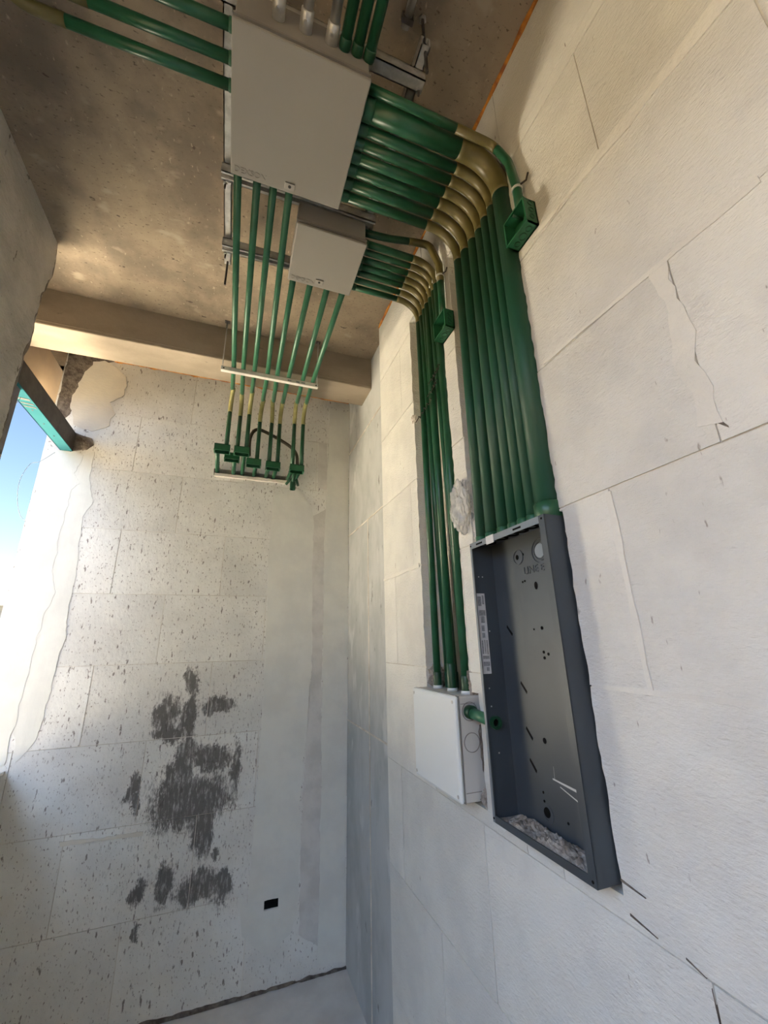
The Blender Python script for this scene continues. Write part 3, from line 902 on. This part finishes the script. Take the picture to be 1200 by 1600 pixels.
for k, y in enumerate((1.555, 1.592, 1.629)):
    MB().ring((0.970, y, lo[2] - 0.0025), 2, 0.0165 if k == 1 else 0.0125, 0.0135 if k == 1 else 0.0100, 0.003, 20).build('knockout', 'green_dark', t)
for z in (1.615, 1.643, 1.672):
    MB().ring((0.970, lo[1] - 0.0025, z), 1, 0.012, 0.0095, 0.003, 18).build('knockout', 'green_dark', t)
for z in (1.61, 1.64):
    MB().ring((hi[0] - 0.012, 1.61, z), 0, 0.013, 0.009, 0.008, 18).build('knockout', 'green', t)
# conduit to the first wall box
t = thing('green_conduit', 'green conduit curving off the bundle into the junction box on the right wall', 'conduit', (0.972, 0.936, 1.655), 'conduits to the wall junction boxes')
pth = fillet([(B1[1] - 0.004, 0.990, 2.118), (0.935, 0.991, 2.114), (0.975, 0.962, 1.98), (0.972, 0.938, 1.80), (0.972, 0.938, 1.652)], 0.10, 10)
k1 = next(i for i, p in enumerate(pth) if p.x > 0.80)
k2 = next(i for i, p in enumerate(pth) if p.z < 2.085)
mid = Vector((0.74, 0.9905, 2.1155))
MB().tube([pth[0], mid], 0.0185, 14).build('horizontal_pipe', 'green', t)
MB().tube([mid] + pth[k1:k2 + 1], 0.0192, 14).build('elbow', 'olive', t)
MB().tube(pth[k2:], 0.0185, 14).build('vertical_pipe', 'green', t)
sc = MB().ring((0.972, 0.9385, 1.775), 2, 0.0235, 0.0186, 0.010, 18).build('clamp_band', 'tie_clear', t)
MB().tube([(0.972, 0.915, 1.782), (0.985, 0.895, 1.785), (0.99, 0.885, 1.815)], 0.004, 8).build('clamp_tail', 'wire_dark', t)
# conduit to the second wall box
t = thing('green_conduit', 'olive topped conduit arching over into the junction box between the bundles', 'conduit', (0.970, 1.597, 1.70), 'conduits to the wall junction boxes')
pth = fillet([(B2[1] - 0.004, 1.668, 2.240), (0.70, 1.672, 2.265), (0.85, 1.690, 2.325), (0.945, 1.645, 2.285), (0.968, 1.590, 2.08), (0.970, 1.592, 1.95), (0.970, 1.597, 1.698)], 0.09, 10)
k1 = next(i for i, p in enumerate(pth) if p.x > 0.82)
k2 = next(i for i, p in enumerate(pth) if p.z < 2.05 and p.x > 0.9)
MB().tube(pth[:k1 + 1], 0.020, 14).build('horizontal_pipe', 'green_dark', t)
MB().tube(pth[k1:k2 + 1], 0.0212, 14).build('elbow', 'olive', t)
MB().tube(pth[k2:], 0.020, 14).build('vertical_pipe', 'green', t)
MB().ring((0.970, 1.592, 1.985), 2, 0.0255, 0.020, 0.010, 18).build('clamp_band', 'tie_clear', t)
MB().tube([(0.972, 1.57, 1.99), (0.985, 1.55, 1.995), (0.99, 1.545, 2.02)], 0.004, 8).build('clamp_tail', 'wire_dark', t)
# binding wire around the second bundle
for n_, (z, y0, y1, lab) in enumerate([(1.47, 1.70, 1.80, 'just below the junction box'), (1.325, 1.82, 1.99, 'over the left half of the bundle'), (1.40, 1.74, 1.82, 'over the middle of the bundle')]):
    pts = []
    for i in range(31):
        u = i / 30
        pts.append((0.985 + 0.004 * math.sin(i * 1.9), y0 + (y1 - y0) * u, z + 0.012 * math.sin(i * 0.9) - 0.03 * u))
    pts.append((0.965, y1 + 0.005, z - 0.06))
    tag(MB().tube(pts, 0.0028, 6).build('binding_wire', 'wire_dark', origin=pts[0]), 'dark binding wire ' + lab, 'wire', 'binding wires on the conduit bundle')

# ------------------------------------------------------------------ conduits from the cabinets to the back wall
RC = [(-0.143, -0.139, 'B1'), (-0.054, -0.066, 'B1'), (0.022, 0.022, 'B1'), (0.097, 0.126, 'B1'), (0.190, 0.204, 'B2'), (0.296, 0.299, 'B2'), (0.402, 0.417, 'B2'), (0.503, 0.503, 'B2')]
BEND = [3.345, 3.395, 3.345, 3.450, 3.435, 3.430, 3.390, 3.370]
DROPX = [-0.152, -0.062, 0.014, 0.114, 0.222, 0.296, 0.428, 0.508]
DROPZ = [1.635, 1.635, 1.635, 1.568, 1.560, 1.560, 1.535, 1.535]
ORD8 = ['first', 'second', 'third', 'fourth', 'fifth', 'sixth', 'seventh', 'eighth']
for i, (xa, xb, b) in enumerate(RC):
    ys = B1[3] if b == 'B1' else B2[3]
    z = 2.145
    t = thing('green_conduit', 'slim green conduit over the white bar, %s from the left of the eight' % ORD8[i], 'conduit', (DROPX[i], BEND[i] + 0.16, DROPZ[i]), 'slim green conduits to the back wall')
    pts = fillet([(xa, ys - 0.004, z - 0.01), (xb, 3.04, z), (DROPX[i] * 0.5 + xb * 0.5, BEND[i], z)], 0.3, 4)
    MB().tube(pts, 0.0185, 14).build('horizontal_pipe', 'green_light', t)
    yv = BEND[i] + 0.155
    _, el, _ = arc_path((xb, BEND[i], z), (DROPX[i], yv, z), (DROPX[i], yv, DROPZ[i]), 0.13, 0.02)
    MB().tube([pts[-1]] + el, 0.0192, 14).build('elbow', 'olive_pale', t)
    MB().tube([el[-1], (DROPX[i], yv, DROPZ[i])], 0.0185, 14).build('vertical_pipe', 'green', t)
    if b == 'B1' and i == 0:
        coupling(t, (-0.141, 2.14, z - 0.004), (0, 1, 0), 0.0175, 0.05, 'green_light')
# white trapeze bar on two rods
tb = thing('trapeze_bar', 'white painted bar carrying the eight slim conduits below the beam', 'bar', (0.155, 3.04, 2.09))
MB().bbox((-0.233, 3.018, 2.092), (0.548, 3.052, 2.128), 0.003).build('bar', 'bar_white', tb)
for x in (-0.212, 0.530):
    MB().disc((x, 3.0165, 2.108), 1, 0.006, 0.003, 10).build('bolt_hole', 'hole', tb)
for x in (0.29, 0.36, 0.405):
    MB().box((x, 3.0172, 2.10), (x + 0.03, 3.0185, 2.114)).build('scuff', 'print_grey', tb)
for x, lab in ((-0.225, 'left'), (0.540, 'right')):
    t = thing('hanger_rod', 'thin rod from the ceiling to the %s end of the white bar' % lab, 'rod', (x, 3.05, 2.12), 'hanger rods of the white bar')
    MB().tube([(x, 3.04, 2.11), (x, 3.045, ZC)], 0.0045, 8).build('rod', 'bolt', t)
    MB().box((x - 0.02, 3.03, ZC - 0.006), (x + 0.02, 3.06, ZC)).build('anchor', 'dark_steel', t)
# small boxes, open downwards, with stubs into the wall chase
SB = [(-0.183, 3.505, 1.6, 'far left of the row'), (-0.022, 3.505, 1.6, 'third of the row, reached by two conduits'), (-0.10, 3.63, 1.585, 'low and deep between its two left neighbours'),
      (0.088, 3.605, 1.545, 'fourth of the row'), (0.258, 3.590, 1.532, 'fifth of the row, reached by two conduits'), (0.468, 3.540, 1.508, 'far right of the row')]
for k, (x, y, z, lab) in enumerate(SB):
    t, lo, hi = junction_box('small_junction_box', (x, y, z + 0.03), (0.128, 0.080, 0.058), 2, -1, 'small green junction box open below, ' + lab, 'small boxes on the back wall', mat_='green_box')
    MB().ring((x + 0.02, y, hi[2] - 0.010), 2, 0.017, 0.012, 0.006, 16).build('knockout', 'green_light', t)
    n = 0
    for dx in ((-0.035, 0.035) if k in (4, 5) else ((-0.04,) if k == 0 else (0.02,))):
        MB().tube([(x + dx, hi[1] - 0.005, z + 0.03), (x + dx * 1.05, YB - 0.02, 1.572), (x + dx * 1.05, YB + 0.05, 1.572)], 0.0185, 12).build('stub', 'green', t)
        n += 1
    MB().tube([(x - 0.055, y, z - 0.0), (x - 0.055, y, z - 0.012)], 0.006, 8).build('screw_ear', 'green_dark', t)
fs = MB().prism(blob_poly([(-0.245, 1.518), (0.43, 1.518), (0.43, 1.546), (-0.245, 1.546)], 0.005, 51, 0.02), 1, YB - 0.022, YB + 0.05).build('white_strip', 'off_white', origin=(0.1, YB, 1.54))  # pale strip standing proud along the foot of the chase
tag(fs, 'white strip in the chase below the small boxes', 'strip')
# hanging adapter under the last box
t = thing('conduit_adapter', 'dark green hollow adapter hanging below the last small box', 'fitting', (0.455, 3.66, 1.375))
MB().ring((0.455, 3.66, 1.375), 2, 0.026, 0.019, 0.075, 16).build('socket', 'green_dark', t)
MB().tube([(0.455, 3.66, 1.44), (0.46, 3.60, 1.52)], 0.019, 12).build('neck', 'green_dark', t)
for s in (-1, 1):
    MB().tube([(0.455 + s * 0.03, 3.64, 1.47), (0.455 + s * 0.055, 3.70, 1.44)], 0.013, 10).build('ear', 'green_dark', t)
# loop of brown hose behind the drops
o, mb = wire('hose', [(0.045, 3.69, 1.68), (0.040, 3.69, 1.86), (0.09, 3.70, 1.965), (0.20, 3.70, 1.945), (0.40, 3.67, 1.83), (0.475, 3.66, 1.74), (0.49, 3.66, 1.615)], 0.016, '', '')
hose = MB().tube(o, 0.0155, 12).build('bent_hose', 'brown_hose', origin=(0.04, 3.6, 1.62))
tag(hose, 'brown bent hose arching behind the slim conduits', 'hose')

# ------------------------------------------------------------------ conduits leaving the large cabinet to the left
for i, (y, xj, lab) in enumerate([(1.194, -0.742, 'lowest of the three in view'), (1.108, -0.652, 'middle one'), (1.012, -0.56, 'uppermost of the three')]):
    t = thing('green_conduit', 'green conduit leaving the left side of the large cabinet, ' + lab, 'conduit', (B1[0], y, 2.17), 'green conduits to the left of the large cabinet')
    MB().tube([(B1[0] + 0.006, y, 2.168), (xj, y + 0.008, 2.168)], 0.0205, 16).build('pipe', 'green', t)
    el = fillet([(xj, y + 0.008, 2.168), (xj - 0.16, y + 0.010, 2.168), (xj - 0.32, y - 0.26, 2.168), (xj - 0.34, y - 0.6, 2.168)], 0.20, 10)
    MB().tube(el, 0.0215, 16).build('elbow', 'olive', t)
    coupling(t, (B1[0] + 0.004, y, 2.168), (-1, 0, 0), 0.0205, 0.022, 'green')
# ------------------------------------------------------------------ conduits towards the viewer
for i, x in enumerate((-0.021, 0.079, 0.177)):
    t = thing('steel_conduit', 'silver steel conduit entering the near side of the large cabinet, %s of three' % ('left', 'middle', 'right')[i], 'conduit', (x, B1[2], 2.19), 'silver conduits into the large cabinet')
    MB().tube([(x, B1[2] - 0.02, 2.188), (x - 0.006 * i, -0.6, 2.188)], 0.0185, 16).build('pipe', 'steel_pipe', t)
    MB().tube([(x, B1[2] - 0.055, 2.188), (x, B1[2] - 0.052, 2.188), (x, B1[2] + 0.008, 2.188)], [0.019, 0.0235, 0.0235], 16).build('connector', 'galvanised', t)
    MB().disc((x - 0.004, B1[2] - 0.028, 2.158), 2, 0.006, 0.01, 8).build('set_screw', 'bolt', t)
for i, x in enumerate((0.229, 0.278, 0.327)):
    t = thing('green_conduit', 'green conduit entering the near side of the large cabinet, %s of three' % ('left', 'middle', 'right')[i], 'conduit', (x, B1[2], 2.19), 'green conduits into the near side of the large cabinet')
    MB().tube([(x, B1[2] + 0.008, 2.19), (x + 0.002 * i, -0.6, 2.19)], 0.0208, 16).build('pipe', 'green', t)
    coupling(t, (x, B1[2] + 0.004, 2.19), (0, -1, 0), 0.0208, 0.035, 'green_dark')

# ------------------------------------------------------------------ dark load-centre panel
PX0, PX1 = 0.930, 1.036
PY0, PY1, PZ0, PZ1 = 1.006, 1.455, -0.608, 0.384
pn = thing('load_centre_panel', 'open dark grey steel panel box set into the block wall', 'panel', ((PX0 + PX1) / 2, (PY0 + PY1) / 2, PZ0))
th = 0.004
bk = MB().box((PX1 - th, PY0, PZ0), (PX1, PY1, PZ1)).build('back_plate', 'panel_paint', pn)
ls = MB().box((PX0, PY1 - th, PZ0), (PX1 - th, PY1, PZ1)).build('side_plate', 'panel_paint', pn)
rs = MB().box((PX0, PY0, PZ0), (PX1 - th, PY0 + th, PZ1)).build('side_plate', 'panel_paint', pn)
tp = MB().box((PX0, PY0 + th, PZ1 - th), (PX1 - th, PY1 - th, PZ1)).build('top_plate', 'panel_paint', pn)
bt = MB().box((PX0, PY0 + th, PZ0), (PX1 - th, PY1 - th, PZ0 + th)).build('bottom_plate', 'panel_paint', pn)
# returned front flange
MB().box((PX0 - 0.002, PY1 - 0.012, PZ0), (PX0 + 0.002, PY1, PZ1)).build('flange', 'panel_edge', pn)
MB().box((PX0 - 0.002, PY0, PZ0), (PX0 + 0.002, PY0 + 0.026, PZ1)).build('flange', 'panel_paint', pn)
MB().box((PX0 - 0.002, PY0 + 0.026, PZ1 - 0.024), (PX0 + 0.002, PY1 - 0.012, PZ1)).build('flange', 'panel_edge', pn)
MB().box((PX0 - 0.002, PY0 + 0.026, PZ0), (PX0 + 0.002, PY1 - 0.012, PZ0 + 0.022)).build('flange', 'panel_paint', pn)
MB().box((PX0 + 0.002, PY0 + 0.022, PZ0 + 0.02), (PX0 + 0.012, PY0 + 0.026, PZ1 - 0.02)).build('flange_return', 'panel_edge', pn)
for y in (1.145, 1.385):
    MB().box((PX0 - 0.0028, y - 0.022, PZ1 - 0.016), (PX0 - 0.0018, y + 0.022, PZ1 - 0.009)).build('flange_slot', 'hole', tp)
for y, z in ((PY0 + 0.012, PZ1 - 0.012), (PY1 - 0.006, PZ1 - 0.012), (PY0 + 0.012, PZ0 + 0.012), (PY1 - 0.006, PZ0 + 0.012)):
    MB().disc((PX0 - 0.003, y, z), 0, 0.004, 0.002, 8).build('screw_hole', 'hole', pn)
# top knockouts and the pale tape on the rim
for y in (1.06, 1.135, 1.19, 1.245, 1.312, 1.393):
    MB().ring((0.985, y, PZ1 - th - 0.004), 2, 0.026, 0.018, 0.004, 18).build('knockout', 'hole', tp)
MB().box((PX0 - 0.0032, 1.285, PZ1 - 0.030), (PX0 - 0.0008, 1.335, PZ1 + 0.002)).build('tape', 'label_white', pn)
xb = PX1 - th
# stamped rings and holes on the back plate
MB().ring((xb - 0.003, 1.158, 0.300), 0, 0.050, 0.044, 0.003, 28).build('stamped_ring', 'panel_paint', bk)
MB().ring((xb - 0.004, 1.158, 0.300), 0, 0.036, 0.031, 0.004, 28).build('stamped_ring', 'panel_paint', bk)
MB().disc((xb - 0.005, 1.158, 0.300), 0, 0.026, 0.005, 24).build('stamped_disc', 'panel_edge', bk)
MB().ring((xb - 0.003, 1.285, 0.300), 0, 0.030, 0.025, 0.003, 24).build('stamped_ring', 'panel_paint', bk)
for y, z, a, b in [(1.29, 0.30, 0.008, 0.010), (1.255, 0.305, 0.005, 0.005), (1.205, 0.181, 0.008, 0.014), (1.262, 0.205, 0.004, 0.004), (1.275, 0.203, 0.004, 0.004), (1.245, 0.030, 0.0035, 0.0035),
                   (1.203, 0.033, 0.006, 0.006), (1.21, -0.047, 0.005, 0.005), (1.188, -0.053, 0.005, 0.005), (1.21, -0.066, 0.005, 0.005), (1.262, -0.330, 0.008, 0.009), (1.30, -0.49, 0.004, 0.004),
                   (1.30, -0.515, 0.004, 0.004), (1.20, -0.545, 0.004, 0.004), (1.095, -0.52, 0.010, 0.022)]:
    MB().prism([(y + a * math.cos(k * math.pi / 7), z + b * math.sin(k * math.pi / 7)) for k in range(14)], 0, xb - 0.0014, xb + 0.001).build('bolt_hole', 'hole', bk)
for y, z in [(1.386, 0.030), (1.339, -0.171), (1.337, -0.321), (1.336, -0.420)]:
    MB().prism([(y + 0.013, z + 0.020), (y + 0.016, z + 0.012), (y - 0.012, z - 0.020), (y - 0.016, z - 0.012)], 0, xb - 0.0014, xb + 0.001).build('slot_hole', 'hole', bk)
MB().ring((xb - 0.002, 1.289, -0.548), 0, 0.026, 0.019, 0.002, 20).build('stamped_ring', 'panel_paint', bk)
MB().disc((xb - 0.0015, 1.293, -0.545), 0, 0.015, 0.002, 16).build('bolt_hole', 'hole', bk)
# embossed lettering
cu = bpy.data.curves.new('letters', 'FONT')
cu.body = 'LINE ENT'
cu.size = 0.040 * S
cu.extrude = 0.0012
ob = bpy.data.objects.new('letters_tmp', cu)
col.objects.link(ob)
me = bpy.data.meshes.new_from_object(ob.evaluated_get(bpy.context.evaluated_depsgraph_get()))
bpy.data.objects.remove(ob)
me.materials.clear()
me.materials.append(MATS['panel_paint'])
lt = bpy.data.objects.new('embossed_letters', me)
col.objects.link(lt)
lt.parent = bk
lt.matrix_local = Matrix.Translation(W((xb - 0.0008, 1.262, 0.228)) - Vector(bk['_o'])) @ Matrix(((0, 0, -1, 0), (-1, 0, 0, 0), (0, 1, 0, 0), (0, 0, 0, 1)))
# scratches / chalk
for (y0, z0, y1, z1, w_) in [(1.245, -0.437, 1.05, -0.452, 0.005), (1.06, -0.440, 1.04, -0.470, 0.008), (1.215, -0.452, 1.03, -0.505, 0.003), (1.235, -0.40, 1.236, -0.435, 0.002)]:
    MB().prism([(y0, z0 - w_ * 0.4), (y0, z0 + w_ * 0.4), (y1, z1 + w_), (y1, z1 - w_)], 0, xb - 0.0012, xb + 0.001).build('scratch', 'dust_scratch', bk)
# left side: label, bright rivet holes, green bushing
yl = PY1 - th
lb = MB().box((0.936, yl - 0.0012, -0.128), (0.974, yl + 0.001, 0.178)).build('rating_label', 'label_white', ls)
lb['label'] = 'pale paper rating label with rows of print'
for (xa, xc, za, zb_) in [(0.940, 0.955, 0.128, 0.166), (0.960, 0.968, 0.135, 0.170), (0.942, 0.970, 0.090, 0.112), (0.947, 0.964, 0.062, 0.088), (0.947, 0.960, 0.030, 0.052), (0.947, 0.960, 0.005, 0.024),
                          (0.942, 0.948, -0.055, -0.005), (0.953, 0.958, -0.055, -0.003), (0.963, 0.968, -0.058, -0.004), (0.942, 0.970, -0.074, -0.062), (0.942, 0.970, -0.100, -0.084), (0.954, 0.966, -0.118, -0.104)]:
    MB().box((xa, yl - 0.0020, za), (xc, yl - 0.0010, zb_)).build('print', 'print_grey', lb)
for x, z in [(0.955, 0.246), (0.973, 0.246), (0.983, 0.03), (0.965, -0.118), (0.960, -0.243), (0.975, -0.40), (0.958, -0.18)]:
    MB().disc((x, yl - 0.001, z), 1, 0.0028, 0.002, 8).build('rivet_hole', 'dust_scratch', ls)
MB().ring((0.968, yl - 0.014, -0.298), 1, 0.023, 0.014, 0.016, 20).build('bushing', 'green_dark', ls)
MB().disc((0.968, yl - 0.0012, -0.298), 1, 0.0145, 0.001, 18).build('bushing_hole', 'hole', ls)
# link conduit between panel and white box
t = thing('link_conduit', 'short green conduit linking the white box and the dark panel', 'conduit', (0.968, 1.54, -0.29))
MB().tube([(0.965, 1.632, -0.285), (0.968, PY1 + 0.002, -0.298)], 0.021, 16).build('pipe', 'green_light', t)
coupling(t, (0.965, 1.628, -0.285), (0, -1, 0), 0.024, 0.035, 'green_dark', 'bushing')

# rubble lying on the panel floor
def rubble(name, x0, x1, y0, y1, zb_, h, seed, label, nx=16, ny=44):
    mb = MB()
    vs, fs = [], []
    for j in range(ny + 1):
        for i in range(nx + 1):
            x = x0 + (x1 - x0) * i / nx
            y = y0 + (y1 - y0) * j / ny
            k = 0.5 + 0.5 * noise.noise(Vector((x * 16, y * 16, seed))) + 0.5 * abs(noise.noise(Vector((x * 60, y * 60, seed))))
            edge = min(1, 6 * min(i / nx, 1 - i / nx) + 0.35, 6 * min(j / ny, 1 - j / ny) + 0.2)
            vs.append((x, y, zb_ + h * k * edge))
    for j in range(ny):
        for i in range(nx):
            a = j * (nx + 1) + i
            fs.append((a, a + 1, a + nx + 2, a + nx + 1))
    o = len(vs)
    bv = [(p[0], p[1], zb_) for p in vs]
    mb.add(vs, fs, False)
    mb.box((x0, y0, zb_), (x1, y1, zb_ + h * 0.1))
    ob = mb.build(name, 'rubble', origin=((x0 + x1) / 2, (y0 + y1) / 2, zb_), fix=False)
    return tag(ob, label, 'rubble', kind='stuff')
rubble('mortar_rubble', PX0 + 0.006, PX1 - 0.006, PY0 + 0.03, PY1 - 0.006, PZ0 + 0.0045, 0.03, 3.0, 'loose mortar rubble lying in the bottom of the dark panel')

# ------------------------------------------------------------------ white plastic box
wbx = thing('plastic_junction_box', 'white plastic junction box set in the block wall left of the dark panel', 'junction box', (0.96, 1.84, -0.612))
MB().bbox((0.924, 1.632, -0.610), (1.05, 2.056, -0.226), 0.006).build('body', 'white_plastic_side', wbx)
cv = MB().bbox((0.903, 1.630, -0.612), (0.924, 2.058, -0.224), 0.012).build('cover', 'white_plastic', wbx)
MB().box((0.9245, 1.6312, -0.611), (0.9265, 2.0568, -0.225)).build('cover_seam', 'enamel_rim', wbx)
for y, z in ((1.650, -0.248), (2.038, -0.248), (1.650, -0.588), (2.038, -0.588)):
    MB().disc((0.9015, y, z), 0, 0.007, 0.003, 10).build('cover_screw', 'bolt', cv)
for z in (-0.285, -0.40):
    MB().ring((0.972, 1.630, z), 1, 0.037, 0.034, 0.003, 24).build('knockout', 'enamel_rim', wbx)
for z in (-0.255, -0.575):
    MB().box((0.930, 1.6305, z - 0.0012), (1.0, 1.633, z + 0.0012)).build('moulding_line', 'enamel_rim', wbx)
# rough mortar around the box and in the chase foot
def crumble(name, cen, sx, sy, sz, seed, label, parent=None, sub=4, amp=0.35, material='rubble'):
    bm = bmesh.new()
    bmesh.ops.create_icosphere(bm, subdivisions=sub, radius=1)
    for v in bm.verts:
        n = v.co.normalized()
        k = 1 + amp * noise.noise(n * 2.3 + Vector((seed, 0, 0))) + amp * 0.8 * noise.noise(n * 6 + Vector((0, seed, 0))) + (0.0 if material == 'bag' else amp * 0.4) * noise.noise(n * 14 + Vector((0, 0, seed)))
        v.co = Vector((cen[0] + n.x * k * sx, cen[1] + n.y * k * sy, cen[2] + n.z * k * sz))
    bm.verts.index_update()
    mb = MB()
    mb.add([v.co[:] for v in bm.verts], [[v.index for v in f.verts] for f in bm.faces], material == 'bag')
    bm.free()
    if parent is not None:
        return mb.build(name, material, parent)
    return tag(mb.build(name, material, origin=cen), label, 'rubble')
crumble('mortar_lump', (1.03, 1.665, -0.17), 0.035, 0.030, 0.085, 2.0, '', wall_r)
crumble('mortar_lump', (1.05, 2.065, -0.19), 0.045, 0.025, 0.060, 5.0, '', wall_r)
crumble('mortar_lump', (1.03, 1.617, -0.60), 0.035, 0.022, 0.040, 8.0, '', wall_r)
crumble('mortar_lump', (1.045, 1.612, -0.42), 0.040, 0.013, 0.17, 11.0, '', wall_r, material='rough_edge')
crumble('mortar_lump', (1.01, 2.10, 1.355), 0.022, 0.022, 0.030, 14.0, '', wall_r, material='off_white')

# ------------------------------------------------------------------ crumpled clear bag stuffed beside the bundle
bag = crumble('plastic_bag', (0.985, 1.592, 0.60), 0.042, 0.060, 0.125, 21.0, '', None, sub=5, amp=0.26, material='bag')
tag(bag, 'crumpled clear plastic bag stuffed between the two conduit bundles', 'plastic bag')
t2 = crumble('mortar_lump', (1.03, 1.545, 0.46), 0.02, 0.018, 0.06, 31.0, '', wall_r, material='off_white')

# drop helper properties
for o in bpy.data.objects:
    if '_o' in o.keys():
        del o['_o']
